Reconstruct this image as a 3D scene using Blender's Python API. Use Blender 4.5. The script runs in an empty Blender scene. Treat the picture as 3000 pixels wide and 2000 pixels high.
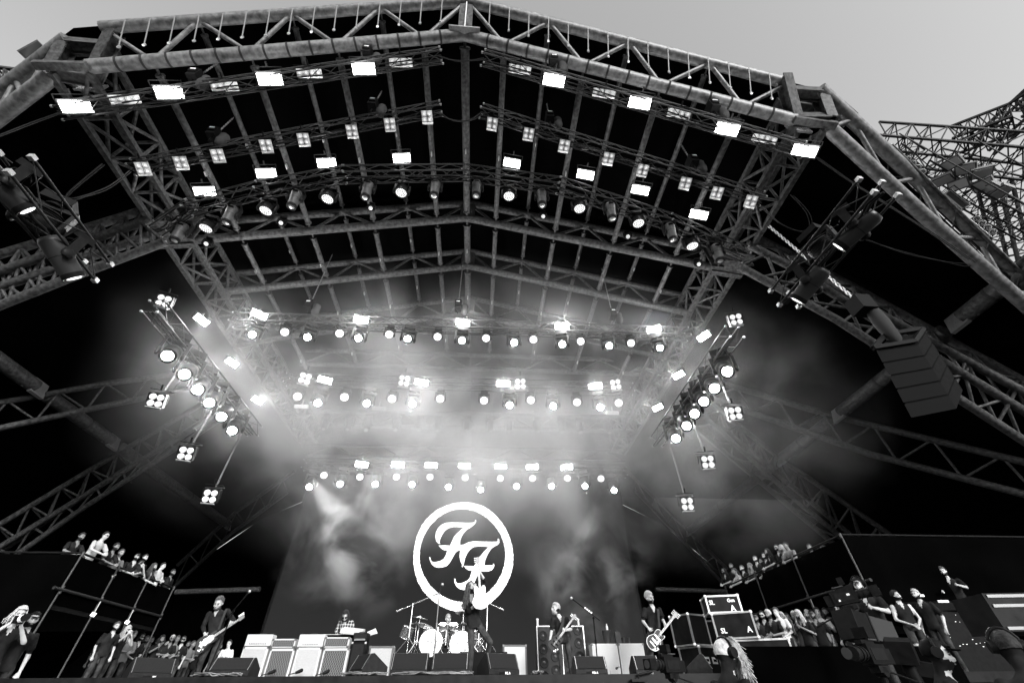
import bpy, bmesh, math, random
import numpy as np
from mathutils import Vector, Matrix, Euler
random.seed(7)
SC = bpy.context.scene
COL = SC.collection
# ---------------------------------------------------------------- camera
F_PX, CX, CY = 1212.0, 1500.0, 1000.0
zc = Vector((1485-CX, -(-400-CY), -F_PX)).normalized()
yc = Vector((1385-CX, -(2050-CY), -F_PX)); yc = (yc - zc*yc.dot(zc)).normalized()
xc = yc.cross(zc)
RW = Matrix((xc, yc, zc))                     # camera -> world rotation
cam_d = bpy.data.cameras.new('camera'); cam = bpy.data.objects.new('camera', cam_d); COL.objects.link(cam)
cam.matrix_world = RW.to_4x4()
cam_d.sensor_width = 36.0; cam_d.lens = F_PX/3000*36; cam_d.clip_start = 0.05; cam_d.clip_end = 2000
SC.camera = cam
# ---------------------------------------------------------------- sky, sun, exposure
SUN_EL, SUN_AZ = math.radians(14), math.radians(160)     # azimuth clockwise from +Y: behind the camera, to its left
w = bpy.data.worlds.new('World'); SC.world = w; w.use_nodes = True
nt = w.node_tree; nt.nodes.clear()
sky = nt.nodes.new('ShaderNodeTexSky'); sky.sky_type = 'NISHITA'; sky.sun_disc = False
sky.sun_elevation = SUN_EL; sky.sun_rotation = SUN_AZ; sky.air_density = 1.6; sky.dust_density = 6.0; sky.ozone_density = 1.0
bw = nt.nodes.new('ShaderNodeRGBToBW'); bg = nt.nodes.new('ShaderNodeBackground'); wo = nt.nodes.new('ShaderNodeOutputWorld')
bg.inputs['Strength'].default_value = 0.15
nt.links.new(sky.outputs[0], bw.inputs[0]); nt.links.new(bw.outputs[0], bg.inputs['Color']); nt.links.new(bg.outputs[0], wo.inputs['Surface'])
sd = bpy.data.lights.new('sun', 'SUN'); sd.energy = .9; sd.angle = math.radians(10); sd.color = (1, 1, 1)
sun = bpy.data.objects.new('sun', sd); COL.objects.link(sun)
sdir = Vector((math.sin(SUN_AZ)*math.cos(SUN_EL), math.cos(SUN_AZ)*math.cos(SUN_EL), math.sin(SUN_EL)))
sun.rotation_euler = sdir.to_track_quat('Z', 'Y').to_euler()
SC.view_settings.view_transform = 'Standard'; SC.view_settings.look = 'None'
SC.view_settings.exposure = 1.6; SC.view_settings.gamma = 1.0
cy = SC.cycles
cy.max_bounces = 5; cy.diffuse_bounces = 2; cy.glossy_bounces = 2; cy.transmission_bounces = 2; cy.volume_bounces = 0
cy.transparent_max_bounces = 8; cy.caustics_reflective = False; cy.caustics_refractive = False
cy.sample_clamp_indirect = 3.0; cy.use_denoising = True
cy.volume_step_rate = 1.0; cy.volume_max_steps = 96
try: cy.use_light_tree = True
except Exception: pass
# ---------------------------------------------------------------- reading the place off its sight lines
XR = -1.1                                     # the ridge line of the roof
PROF = [(0,17),(12,14),(18.4,10.8),(22.5,7),(28,.5),(30,-1.65)]
def ray(u, v): return RW @ Vector(((u-CX)/F_PX, -(v-CY)/F_PX, -1.0))
def onY(u, v, y): d = ray(u, v); return d*(y/d.y)
def onX(u, v, x): d = ray(u, v); return d*(x/d.x)
def onZ(u, v, z): d = ray(u, v); return d*(z/d.z)
def onD(u, v, r): d = ray(u, v); return d.normalized()*r
def prof(xn):
    for (a, b), (c, d) in zip(PROF, PROF[1:]):
        if xn <= c: return b+(d-b)*(xn-a)/(c-a)
    return PROF[-1][1]
def onS(u, v, d=0.0):                          # on the roof surface, d metres under it
    r = ray(u, v); lo, hi = .1, 200
    for _ in range(50):
        m = (lo+hi)/2; p = r*m
        if p.z > prof(abs(p.x-XR))-d: hi = m
        else: lo = m
    return r*lo
# ---------------------------------------------------------------- materials
MATS = {}
def mat(name, base, rough=.6, metal=0.0, noise=0.0, nscale=8.0, bump=0.0, emit=0.0, spec=.5, detail=4, streak=None):
    if name in MATS: return MATS[name]
    m = bpy.data.materials.new(name); m.use_nodes = True; n = m.node_tree; b = n.nodes['Principled BSDF']
    b.inputs['Base Color'].default_value = (base, base, base, 1)
    b.inputs['Roughness'].default_value = rough; b.inputs['Metallic'].default_value = metal
    if base < .06 and spec == .5: spec = .015 if rough > .5 else .04
    b.inputs['Specular IOR Level'].default_value = spec
    if noise or bump:
        tc = n.nodes.new('ShaderNodeTexCoord'); no = n.nodes.new('ShaderNodeTexNoise')
        no.inputs['Scale'].default_value = nscale; no.inputs['Detail'].default_value = detail
        mp = n.nodes.new('ShaderNodeMapping')
        if streak: mp.inputs['Scale'].default_value = streak
        n.links.new(tc.outputs['Object'], mp.inputs[0]); n.links.new(mp.outputs[0], no.inputs['Vector'])
        if noise:
            mr = n.nodes.new('ShaderNodeMapRange')
            mr.inputs['From Min'].default_value = .3; mr.inputs['From Max'].default_value = .7
            mr.inputs['To Min'].default_value = base*(1-noise); mr.inputs['To Max'].default_value = base*(1+noise)
            n.links.new(no.outputs['Fac'], mr.inputs['Value']); n.links.new(mr.outputs[0], b.inputs['Base Color'])
            mr2 = n.nodes.new('ShaderNodeMapRange'); mr2.inputs['To Min'].default_value = max(.05, rough-.18); mr2.inputs['To Max'].default_value = min(1, rough+.18)
            n.links.new(no.outputs['Fac'], mr2.inputs['Value']); n.links.new(mr2.outputs[0], b.inputs['Roughness'])
        if bump:
            bu = n.nodes.new('ShaderNodeBump'); bu.inputs['Strength'].default_value = bump; bu.inputs['Distance'].default_value = .02
            n.links.new(no.outputs['Fac'], bu.inputs['Height']); n.links.new(bu.outputs[0], b.inputs['Normal'])
    if emit:
        b.inputs['Emission Color'].default_value = (1, 1, 1, 1); b.inputs['Emission Strength'].default_value = emit
    MATS[name] = m; return m
M_GALV = mat('galvanised_steel', .054, .5, .25, .6, 9, .35, detail=8)
M_GALVF = mat('front_arch_steel', .1, .5, .25, .6, 7, .4, detail=8)
M_GALVD = mat('weathered_steel', .06, .6, .2, .4, 4, .15, detail=8)
M_ALU = mat('aluminium', .36, .35, .7, .15, 20)
M_BTRUSS = mat('black_truss_paint', .03, .38, .2, .3, 20)
M_FAB = mat('black_membrane', .001, .9, 0, .3, .7, .1, spec=0.0)
M_STRAP = mat('dark_strap', .03, .7)
M_BLK = mat('black_plastic', .006, .5, 0, .3, 12, spec=.03)
M_BLK2 = mat('dark_housing', .009, .38, .1, .25, 12)
M_GREYC = mat('grey_casing', .05, .4, .2, .2, 9)
M_REFL = mat('silver_reflector', .8, .35, .1)
M_LENS = mat('lens_glass', .06, .12, .2)
M_EMS = mat('strobe_tube_glow', .9, .4, emit=14)
M_EMH = mat('lamp_glow', .9, .4, emit=20)
M_EMM = mat('led_glow', .9, .4, emit=1.3)
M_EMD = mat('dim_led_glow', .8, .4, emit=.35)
M_RUB = mat('rubber', .015, .8)
# ---------------------------------------------------------------- mesh helpers
class MB:
    def __init__(s): s.v = []; s.f = []; s.sm = []; s.mi = []
    def add(s, vs, fs, smooth=False, mi=0):
        o = len(s.v); s.v += [Vector(v) for v in vs]; s.f += [[i+o for i in f] for f in fs]; s.sm += [smooth]*len(fs); s.mi += [mi]*len(fs)
    def tube(s, p, q, r, seg=8, r2=None, cap=True, mi=0):
        p, q = Vector(p), Vector(q); d = q-p
        if d.length < 1e-6: return
        z = d.normalized(); x = z.orthogonal().normalized(); y = z.cross(x); r2 = r if r2 is None else r2
        vs = []
        for c, rr in ((p, r), (q, r2)):
            for i in range(seg):
                a = 2*math.pi*i/seg; vs.append(c+(x*math.cos(a)+y*math.sin(a))*rr)
        s.add(vs, [[i, (i+1) % seg, seg+(i+1) % seg, seg+i] for i in range(seg)], True, mi)
        if cap: s.add(vs, [list(range(seg))[::-1], list(range(seg, 2*seg))], False, mi)
    def path(s, pts, r, seg=8, mi=0):
        pts = [Vector(p) for p in pts]; rings = []; ref = None
        for i, p in enumerate(pts):
            t = ((pts[min(i+1, len(pts)-1)]-pts[max(i-1, 0)])).normalized()
            if ref is None: ref = t.orthogonal().normalized()
            x = (ref-t*ref.dot(t)).normalized(); ref = x; y = t.cross(x)
            rings.append([p+(x*math.cos(2*math.pi*k/seg)+y*math.sin(2*math.pi*k/seg))*r for k in range(seg)])
        vs = [v for rg in rings for v in rg]; fs = []
        for i in range(len(pts)-1):
            for k in range(seg):
                fs.append([i*seg+k, i*seg+(k+1) % seg, (i+1)*seg+(k+1) % seg, (i+1)*seg+k])
        s.add(vs, fs, True, mi); s.add(vs, [list(range(seg))[::-1], list(range(len(vs)-seg, len(vs)))], False, mi)
    def box(s, c, size, rot=None, mi=0, taper=None):
        hx, hy, hz = size[0]/2, size[1]/2, size[2]/2; vs = []
        for dz in (-1, 1):
            for dx, dy in ((-1, -1), (1, -1), (1, 1), (-1, 1)):
                tx = 1 if (taper is None or dz < 0) else taper
                vs.append(Vector((dx*hx*tx, dy*hy*tx, dz*hz)))
        if rot is not None: vs = [rot @ v for v in vs]
        c = Vector(c); vs = [v+c for v in vs]
        s.add(vs, [[3, 2, 1, 0], [4, 5, 6, 7], [0, 1, 5, 4], [1, 2, 6, 5], [2, 3, 7, 6], [3, 0, 4, 7]], False, mi)
    def beam(s, p, q, a, b, up=Vector((0, 0, 1)), mi=0):
        p, q = Vector(p), Vector(q); z = (q-p).normalized(); x = up.cross(z)
        x = x.normalized() if x.length > 1e-4 else z.orthogonal().normalized(); y = z.cross(x)
        R = Matrix((x, y, z)).transposed(); s.box((p+q)/2, (a, b, (q-p).length), R, mi)
    def ibeam(s, p, q, a, b, up=Vector((0, 0, 1)), mi=0):
        p, q = Vector(p), Vector(q); z = (q-p).normalized(); x = up.cross(z).normalized(); y = z.cross(x)
        R = Matrix((x, y, z)).transposed(); L = (q-p).length; c = (p+q)/2
        s.box(c, (a*.12, b*.98, L), R, mi)
        for k in (-1, 1): s.box(c+y*(k*b/2), (a, b*.1, L*.998), R, mi)
    def prism(s, poly, y0, y1, M=None, mi=0):        # poly in local (x,z), thickness along y
        n = len(poly); vs = [Vector((x, y0, z)) for x, z in poly]+[Vector((x, y1, z)) for x, z in poly]
        if M is not None: vs = [M @ v for v in vs]
        s.add(vs, [list(range(n)), list(range(n, 2*n))[::-1]]+[[i, n+i, n+(i+1) % n, (i+1) % n] for i in range(n)], False, mi)
    def lathe(s, prof_, seg=16, M=None, mi=0, smooth=True):   # prof_ list of (r, z)
        vs = []
        for r, z in prof_:
            for k in range(seg):
                a = 2*math.pi*k/seg; vs.append(Vector((r*math.cos(a), r*math.sin(a), z)))
        if M is not None: vs = [M @ v for v in vs]
        fs = []
        for i in range(len(prof_)-1):
            for k in range(seg): fs.append([i*seg+k, i*seg+(k+1) % seg, (i+1)*seg+(k+1) % seg, (i+1)*seg+k])
        s.add(vs, fs, smooth, mi)
        s.add(vs, [list(range(seg))[::-1], list(range(len(vs)-seg, len(vs)))], False, mi)
    def ball(s, c, r, seg=10, mi=0, sc=(1, 1, 1)):
        pr = [(r*math.sin(math.pi*i/6), -r*math.cos(math.pi*i/6)) for i in range(1, 6)]
        M = Matrix.Translation(Vector(c)) @ Matrix.Diagonal((sc[0], sc[1], sc[2], 1)); s.lathe(pr, seg, M, mi)
    def build(s, name, m, parent=None, loc=None):
        me = bpy.data.meshes.new(name); off = Vector((0, 0, 0))
        if parent is not None:
            off = parent.location.copy(); q = parent.parent
            while q is not None: off += q.location; q = q.parent
        elif loc is not None: off = Vector(loc)
        me.from_pydata([tuple(v-off) for v in s.v], [], s.f)
        me.polygons.foreach_set('use_smooth', s.sm)
        for mm in (m if isinstance(m, (list, tuple)) else [m]): me.materials.append(mm)
        me.polygons.foreach_set('material_index', s.mi)
        me.update()
        bm = bmesh.new(); bm.from_mesh(me); bmesh.ops.recalc_face_normals(bm, faces=bm.faces); bm.to_mesh(me); bm.free()
        o = bpy.data.objects.new(name, me); COL.objects.link(o)
        if parent is not None: o.parent = parent
        elif loc is not None: o.location = loc
        return o
def tag(o, label, cat, group=None):
    o['label'] = label; o['category'] = cat
    if group: o['group'] = group
    return o
def thing(name, label, cat, loc=(0, 0, 0), group=None):
    o = bpy.data.objects.new(name, None); COL.objects.link(o); o.location = Vector(loc); o.empty_display_size = .1
    return tag(o, label, cat, group)
def copy_tree(o, parent=None):
    c = o.copy(); COL.objects.link(c); c.parent = parent
    for ch in list(o.children): copy_tree(ch, c)
    return c
def one(mb, name, m, label, cat, group=None, loc=None):
    if loc is None: loc = sum(mb.v, Vector())/max(1, len(mb.v))
    return tag(mb.build(name, m, None, loc), label, cat, group)
def structure(o): o['kind'] = 'structure'; return o
ORD = ['first', 'second', 'third', 'fourth', 'fifth', 'sixth', 'seventh', 'eighth', 'ninth', 'tenth', 'eleventh', 'twelfth', 'thirteenth', 'fourteenth', 'fifteenth', 'sixteenth']
# ================================================================ SETTING
g = MB(); g.add([(-400, -400, -1.65), (400, -400, -1.65), (400, 400, -1.65), (-400, 400, -1.65)], [[0, 1, 2, 3]])
structure(g.build('ground', mat('trodden_grass', .07, .95, 0, .4, .6, .3)))
# stage deck
DECK = .36; EDGE = 10.0
st = thing('stage', 'black stage deck with a steel front edge running across the whole width', 'stage', (0, 18, -1.65))
m = MB(); m.box((-1, 19.5, DECK-.06), (48, 19, .12)); m.build('deck', mat('stage_deck', .01, .55, 0, .4, 3, .2), st)
m = MB(); m.box((-1, EDGE-.03, DECK-.085), (48, .05, .17)); m.build('front_edge', mat('edge_steel', .012, .45, .3, .3, 6), st)
m = MB(); m.box((-1, EDGE+.05, -.72), (47.8, .04, 1.8)); m.build('skirt', M_FAB, st)
# membrane ---------------------------------------------------------
mem = MB(); XN = [0, 3, 6, 9, 11, 12, 14.5, 18.4, 20.5, 22.5, 25, 28, 30]
def y_front(xn): return 2.95+.09*xn if xn < 11 else (3.94+(xn-11)*.535 if xn < 18.5 else 7.95+(xn-18.5)*.28)
YS = [0, .12, .25, .4, .55, .7, .85, 1.0]
for s in (-1, 1):
    vs = []
    for a in YS:
        for xn in XN:
            y0 = y_front(xn); y = y0+(40-y0)*a
            z = prof(xn)+.28+max(0, y-16)*.06+(.12*math.sin(y*1.1+xn) if a > 0 and xn < 28 else 0)*.4
            vs.append((XR+s*xn, y, z))
    n = len(XN); fs = [[i*n+j, i*n+j+1, (i+1)*n+j+1, (i+1)*n+j] for i in range(len(YS)-1) for j in range(n-1)]
    mem.add(vs, fs, True)
vs = [(XR+s*xn, 40, prof(xn)+.28+1.44) for s in (-1, 1) for xn in (XN if s > 0 else XN[::-1])]
vs = [(XR-xn, 40, prof(xn)+1.72) for xn in XN[::-1]]+[(XR+xn, 40, prof(xn)+1.72) for xn in XN[1:]]
mem.add(vs, [list(range(len(vs)))])
mb_ = one(mem, 'roof_membrane', M_FAB, 'black fabric roof skin stretched over the whole steel stage frame', 'stage roof', loc=(XR, 10, 17))
# arch trusses ------------------------------------------------------
WEB = [(0, 1), (1.25, 0), (2.65, 1), (3.75, 0), (5.2, 1), (6.13, 0), (7.7, 1), (8.6, 0), (10.15, 1)]
def fpt(xn, s, y, d): return Vector((XR+s*xn, y(xn) if callable(y) else y, prof(xn)-d))
def arch(label, yt, yb, rt, rb, rw, depth=1.2, xs=(0, 3, 6, 9, 10.15), group='roof arches', gm=None):
    gm = gm or M_GALV
    t = thing('arch_truss', label, 'roof truss', (XR, yt(0) if callable(yt) else yt, 17), group)
    for nm, y, d, r in (('top_chord', yt, 0, rt), ('bottom_chord', yb, depth, rb)):
        c = MB()
        pts = [fpt(xn, -1, y, d) for xn in xs[::-1]]+[fpt(xn, 1, y, d) for xn in xs[1:]]
        c.path(pts, r, 14); c.build(nm, gm, t)
    for s in (-1, 1):
        for (a, ta), (b, tb) in zip(WEB, WEB[1:]):
            wv = MB()
            wv.tube(fpt(a, s, yt if ta else yb, 0 if ta else depth), fpt(b, s, yt if tb else yb, 0 if tb else depth), rw, 8)
            wv.build('brace', gm, t)
    p = MB(); p.box(Vector((XR, ((yt(0)+yb(0))/2 if callable(yt) else yt)-.02, 17-depth/2)), (.62, .1, depth*1.02), Euler((0, 0, 0)).to_matrix()); 
    if not callable(yt): p.build('ridge_plate', M_GALVD, t)
    else:
        q = MB(); a = fpt(0, 1, yt, 0); b = fpt(0, 1, yb, depth); q.beam(a+Vector((0, -.05, .1)), b+Vector((0, -.05, -.05)), .42, .12, Vector((0, 1, 0)))
        q.build('ridge_plate', M_GALV, t); q = MB(); q.box(b+Vector((0, -.1, -.12)), (.95, .3, .1)); q.build('ridge_foot', M_ALU, t)
        q = MB(); q.tube(a+Vector((0, -.2, .35)), b+Vector((0, -.2, -.1)), .03, 6); q.build('ridge_pin', M_ALU, t)
    return t
F0T = lambda xn: 3.0+.085*xn; F0B = lambda xn: 3.62+.085*xn
f0 = arch('thick front arch of the roof with ratchet straps round its lower tube', F0T, F0B, .16, .18, .065, gm=M_GALVF)
f1 = arch('second roof arch, just behind the row of unlit moving lights', 10.17, 10.17, .15, .16, .06)
f2 = arch('third roof arch, bare tubes between the moving lights and the haze', 12.8, 12.8, .14, .15, .055)
f3 = arch('fourth roof arch, dipping into the bright haze above the lamps', 16.0, 16.0, .14, .15, .055)
# ratchet straps on the front arch
for s in (-1, 1):
    for k in range(15):
        xn = .75+k*.62
        a = fpt(xn, s, F0T, .1)+Vector((0, -.16, 0)); b = fpt(xn, s, F0B, 1.2)+Vector((0, -.2, .1))
        mid = a.lerp(b, .78)
        q = MB(); q.beam(a, mid, .03, .012, Vector((0, 1, 0))); o = q.build('strap', mat('strap_webbing', .16, .7), f0)
        q = MB(); q.box(mid, (.06, .04, .1)); q.build('buckle', mat('buckle_steel', .5, .3, .6), f0)
        c0 = fpt(xn, s, F0B, 1.2); t_ = Vector((s*1, .085, -.25)).normalized()
        q = MB(); q.tube(c0-t_*.03, c0+t_*.03, .19, 14); q.build('strap_band', M_STRAP, f0)
# purlins -----------------------------------------------------------
nums = {}
def purlin(xn, s, d, ys, r, label):
    t = thing('roof_purlin', label, 'purlin', (XR+s*xn, ys[0], prof(xn)-d), 'roof purlins')
    for a, b in zip(ys, ys[1:]):
        q = MB(); x = XR+s*xn; z = prof(xn)-d
        q.tube((x, a+.35, z), (x, b-.35, z), r, 12)
        for e, k in ((a, 1), (b, -1)):
            q.tube((x, e+k*.38, z), (x, e+k*.33, z), r*1.25, 12); q.tube((x, e+k*.05, z), (x, e+k*.36, z), r*.35, 6)
        q.build('tube', M_GALV, t)
        q = MB(); q.box((x, (a+b)/2+.3, z-r-.05), (.03, .16, .12)); q.build('lug', M_ALU, t)
side = {-1: 'left', 1: 'right'}
for xn in (1.25, 3.75, 6.13, 8.6):
    for s in (-1, 1):
        purlin(xn, s, 1.2, [F0B(xn), 10.17, 12.8, 16.0, 19.0], .1, 'lower tube running back under the roof, %s out from the ridge on the %s' % (ORD[(1.25, 3.75, 6.13, 8.6).index(xn)], side[s]))
for xn in (2.65, 5.2, 7.7):
    for s in (-1, 1):
        purlin(xn, s, 0, [F0T(xn), 10.17, 12.8, 16.0], .085, 'upper tube running back under the roof, %s out from the ridge on the %s' % (ORD[(2.65, 5.2, 7.7).index(xn)], side[s]))
purlin(0, 1, 1.2, [F0B(0), 10.17, 12.8, 16.0, 19.0], .14, 'thick centre tube running back along the roof ridge')
# spine trusses -----------------------------------------------------
def lattice(t, A, B, n, r, m=M_GALV, both=False, name='brace'):
    for i in range(n):
        a0, a1 = i/n, (i+1)/n
        q = MB()
        if i % 2 == 0: q.tube(A[0].lerp(A[1], a0), B[0].lerp(B[1], a1), r, 6)
        else: q.tube(B[0].lerp(B[1], a0), A[0].lerp(A[1], a1), r, 6)
        if both: q.tube(A[0].lerp(A[1], a1), B[0].lerp(B[1], a1), r*.9, 6)
        q.build(name, m, t)
for s in (-1, 1):
    t = thing('spine_truss', 'heavy box lattice running back from the front arch under the %s roof shoulder' % side[s], 'roof truss', (XR+s*10.6, 4.5, 13.5), 'spine trusses')
    ch = [(10.15, 14.25), (10.15, 13.15), (11.0, 12.95), (11.0, 14.05)]
    ys = [(4.6, 9.3), (10.2, 16.0), (16.2, 26.5)]
    for (ya, yb) in ys:
        C = [(Vector((XR+s*x, ya, z)), Vector((XR+s*x, yb, z))) for x, z in ch]
        for c in C:
            q = MB(); q.beam(c[0], c[1], .16, .16); q.build('chord', M_GALV, t)
        n = int((yb-ya)/.95)//2*2
        for i in range(4): lattice(t, C[i], C[(i+1) % 4], n, .055, both=True)
    for y in (4.4, 9.6, 10.2):
        q = MB(); q.beam(Vector((XR+s*10.0, y, 14.4)), Vector((XR+s*11.2, y, 14.1)), .24, .2); q.build('cross_frame', M_GALV, t)
        q = MB(); q.beam(Vector((XR+s*10.0, y, 13.05)), Vector((XR+s*11.2, y, 12.85)), .2, .16); q.build('cross_frame', M_GALV, t)
    for y in (9.7,):
        q = MB()
        for xx, z0, z1 in ((10.1, 12.9, 14.35), (11.1, 12.7, 14.15)): q.ibeam(Vector((XR+s*xx, y, z0)), Vector((XR+s*xx, y, z1)), .5, .3, Vector((0, 1, 0)))
        q.box((XR+s*10.6, y, 12.95), (1.3, 1.1, .05), Euler((0, s*.2, 0)).to_matrix()); q.build('gusset', M_GALV, t)
# corner frames of the front arch
for s, P in ((-1, dict(a=(345, 108), b=(270, 232), c=(200, 125), d=(155, 213), e=(205, 133), f=(312, 142))),
             (1, dict(a=(2290, 235), b=(2328, 352), c=(2400, 277), d=(2428, 352), e=(2310, 272), f=(2402, 278)))):
    t = thing('corner_frame', 'bolted rectangle of steel I-beams at the %s shoulder of the front arch' % side[s], 'steel frame', onS(*P['b'], 1.2), 'arch corner frames')
    A, B, C_, D_ = onS(*P['a'], .1)+Vector((0, -.1, 0)), onS(*P['b'], 1.15), onS(*P['c'], .1), onS(*P['d'], 1.15)
    for (p, q_) in ((A, B), (C_, D_), (onS(*P['e'], .25), onS(*P['f'], .25)), (D_, B)):
        q = MB(); q.ibeam(p, q_, .34, .3, Vector((0, 1, 0))); q.build('i_beam', M_GALV, t)
    q = MB(); q.box((B+D_)/2+Vector((0, .4, .35)), (.7, .06, .45)); q.build('plate', mat('shiny_plate', .4, .25, .6), t)
# chord runs read off the picture, laid on the roof surface ------------------------------
def wing(label, chords, r, rw, nb, group='side trusses', pairs=None, m=M_GALV):
    if 'leg' in group: m = M_GALVF
    Ps = [[onS(u, v, d) for (u, v) in pts] for d, pts in chords]
    t = thing('side_truss', label, 'side truss', Ps[0][0], group)
    for P, (d, pts) in zip(Ps, chords):
        q = MB(); q.path(P, r, 12); q.build('chord', m, t)
    def at(P, a):
        L = [0]
        for i in range(len(P)-1): L.append(L[-1]+(P[i+1]-P[i]).length)
        x = a*L[-1]
        for i in range(len(P)-1):
            if x <= L[i+1]+1e-6: return P[i].lerp(P[i+1], (x-L[i])/(L[i+1]-L[i]))
        return P[-1]
    for i, j in (pairs or [(0, 1)]):
        for k in range(nb):
            a0, a1 = k/nb, (k+1)/nb; q = MB()
            if k % 2: q.tube(at(Ps[i], a0), at(Ps[j], a1), rw, 7)
            else: q.tube(at(Ps[j], a0), at(Ps[i], a1), rw, 7)
            q.build('brace', m, t)
    return t
def mir(p):  # same sight line on the other side of the ridge, for parts the picture hides
    return p
wing('front arch leg sloping down to the right frame edge', [(0.1, [(2400, 262), (2700, 540), (3040, 868)]), (1.2, [(2428, 375), (2700, 625), (3040, 925)])], .2, .07, 7, 'front arch legs')
wing('front arch leg sloping down to the left frame edge', [(0.1, [(200, 118), (60, 225), (-60, 315)]), (1.2, [(152, 222), (0, 340), (-60, 385)])], .2, .07, 5, 'front arch legs')
wing('four tube side truss falling right from the shoulder behind the hanging loudspeaker',
     [(.2, [(2225, 700), (2480, 830), (2760, 985), (3060, 1150)]), (1.3, [(2190, 715), (2450, 850), (2820, 1050), (3060, 1180)]),
      (2.4, [(2165, 780), (2450, 935), (3060, 1330)]), (1.6, [(2330, 790), (2600, 960), (3060, 1240)])], .15, .055, 14, pairs=[(0, 1), (1, 2), (0, 3), (2, 3)])
wing('four tube side truss falling left from the shoulder behind the dark moving lights',
     [(.2, [(470, 600), (280, 660), (0, 745), (-60, 765)]), (1.3, [(445, 640), (260, 705), (0, 795), (-60, 815)]),
      (2.4, [(485, 708), (240, 800), (-60, 918)]), (1.8, [(440, 690), (200, 775), (-60, 860)])], .15, .055, 14, pairs=[(0, 1), (1, 2), (0, 3), (2, 3)])
wing('flat two tube side truss crossing the thick diagonal tube on the right', [(.1, [(2100, 1118), (2430, 1215), (3050, 1365)]), (1.4, [(2080, 1165), (2550, 1330), (3050, 1460)])], .15, .05, 12)
wing('flat two tube side truss crossing the thick diagonal tube on the left', [(.1, [(600, 1083), (300, 1125), (-60, 1190)]), (1.4, [(620, 1125), (300, 1190), (-60, 1266)])], .13, .045, 10)
wing('deep lattice leg dropping right behind the side balcony', [(.1, [(2080, 1180), (2290, 1345), (2600, 1560), (2700, 1640)]), (1.0, [(2060, 1215), (2350, 1480), (2720, 1775)]),
      (1.5, [(2035, 1250), (2250, 1430), (2600, 1725)]), (.6, [(2100, 1240), (2340, 1440), (2690, 1730)])], .14, .055, 18, pairs=[(0, 1), (1, 2), (0, 3)])
wing('deep lattice leg dropping left behind the side balcony', [(.1, [(640, 1155), (340, 1330), (0, 1535), (-60, 1570)]), (1.0, [(660, 1190), (330, 1400), (0, 1600), (-60, 1640)]),
      (1.5, [(650, 1225), (240, 1490), (-60, 1700)]), (.6, [(655, 1205), (340, 1390), (-60, 1655)])], .13, .05, 18, pairs=[(0, 1), (1, 2), (0, 3)])
wing('rear lattice leg beside the right edge of the video screen', [(.1, [(1830, 1372), (2015, 1552), (2130, 1665)]), (1.0, [(1862, 1437), (1960, 1540), (2118, 1708)])], .13, .045, 10)
wing('rear lattice leg beside the left edge of the video screen', [(.1, [(862, 1380), (690, 1500), (520, 1655)]), (1.0, [(843, 1440), (680, 1560), (510, 1718)])], .13, .045, 10)
for s, lab, px in ((1, 'thick round tube running diagonally back through the right side trusses', None), (-1, 'thick round tube running diagonally back through the left side trusses', None)):
    t = thing('side_tube', lab, 'steel tube', (XR+s*18.4, 8, 10.5), 'side tubes')
    ys = [6.6, 10.1, 16.7, 21.7, 35.3]; x = XR+s*18.4
    for a, b in zip(ys, ys[1:]):
        q = MB(); q.tube((x, a+.3, 10.45), (x, b-.45, 10.45), .28, 18); q.build('tube', M_GALV, t)
        q = MB(); q.box((x, b-.25, 10.45), (.14, .7, .7), Euler((0, .3*s, 0)).to_matrix()); q.tube((x, b-.9, 10.2), (x, b, 10.4), .05, 6); q.build('end_fork', M_ALU, t)
        q = MB(); yy = a*.45+b*.55; q.tube((x, yy-.05, 10.45), (x, yy+.05, 10.45), .295, 18); q.build('band', M_STRAP, t)
for s, a, b in ((-1, (515, 1733), (762, 1725)), (1, (1920, 1725), (2125, 1731))):
    q = MB(); q.tube(onY(*a, 28.5), onY(*b, 28.5), .13, 12); one(q, 'cross_tube', M_GALV, 'level grey tube low beside the %s edge of the video screen' % side[s], 'steel tube', 'low cross tubes')
# rear level trusses over the back lighting ---------------------------------------------
def level_truss(label, Y, uv0, uv1, h, r, rw, n, name='rear_truss'):
    A0, A1 = onY(*uv0, Y), onY(*uv1, Y); up = Vector((0, 0, h))
    t = thing(name, label, 'roof truss', A0, 'level rear trusses')
    for p, q_ in ((A0, A1), (A0+up, A1+up)):
        q = MB(); q.tube(p, q_, r, 10); q.build('chord', M_GALV, t)
    lattice(t, (A0, A1), (A0+up, A1+up), n, rw)
level_truss('level tube truss in the haze between the two back rows of lamps', 19.0, (880, 1065), (1990, 1098), 1.0, .13, .05, 14)
level_truss('rearmost level tube truss, faint in the smoke above the screen', 23.5, (930, 1245), (1860, 1262), 1.0, .13, .05, 12)
level_truss('low tube truss behind the smoke over the screen top', 26.4, (900, 1335), (1830, 1352), .8, .1, .04, 14)
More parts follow.
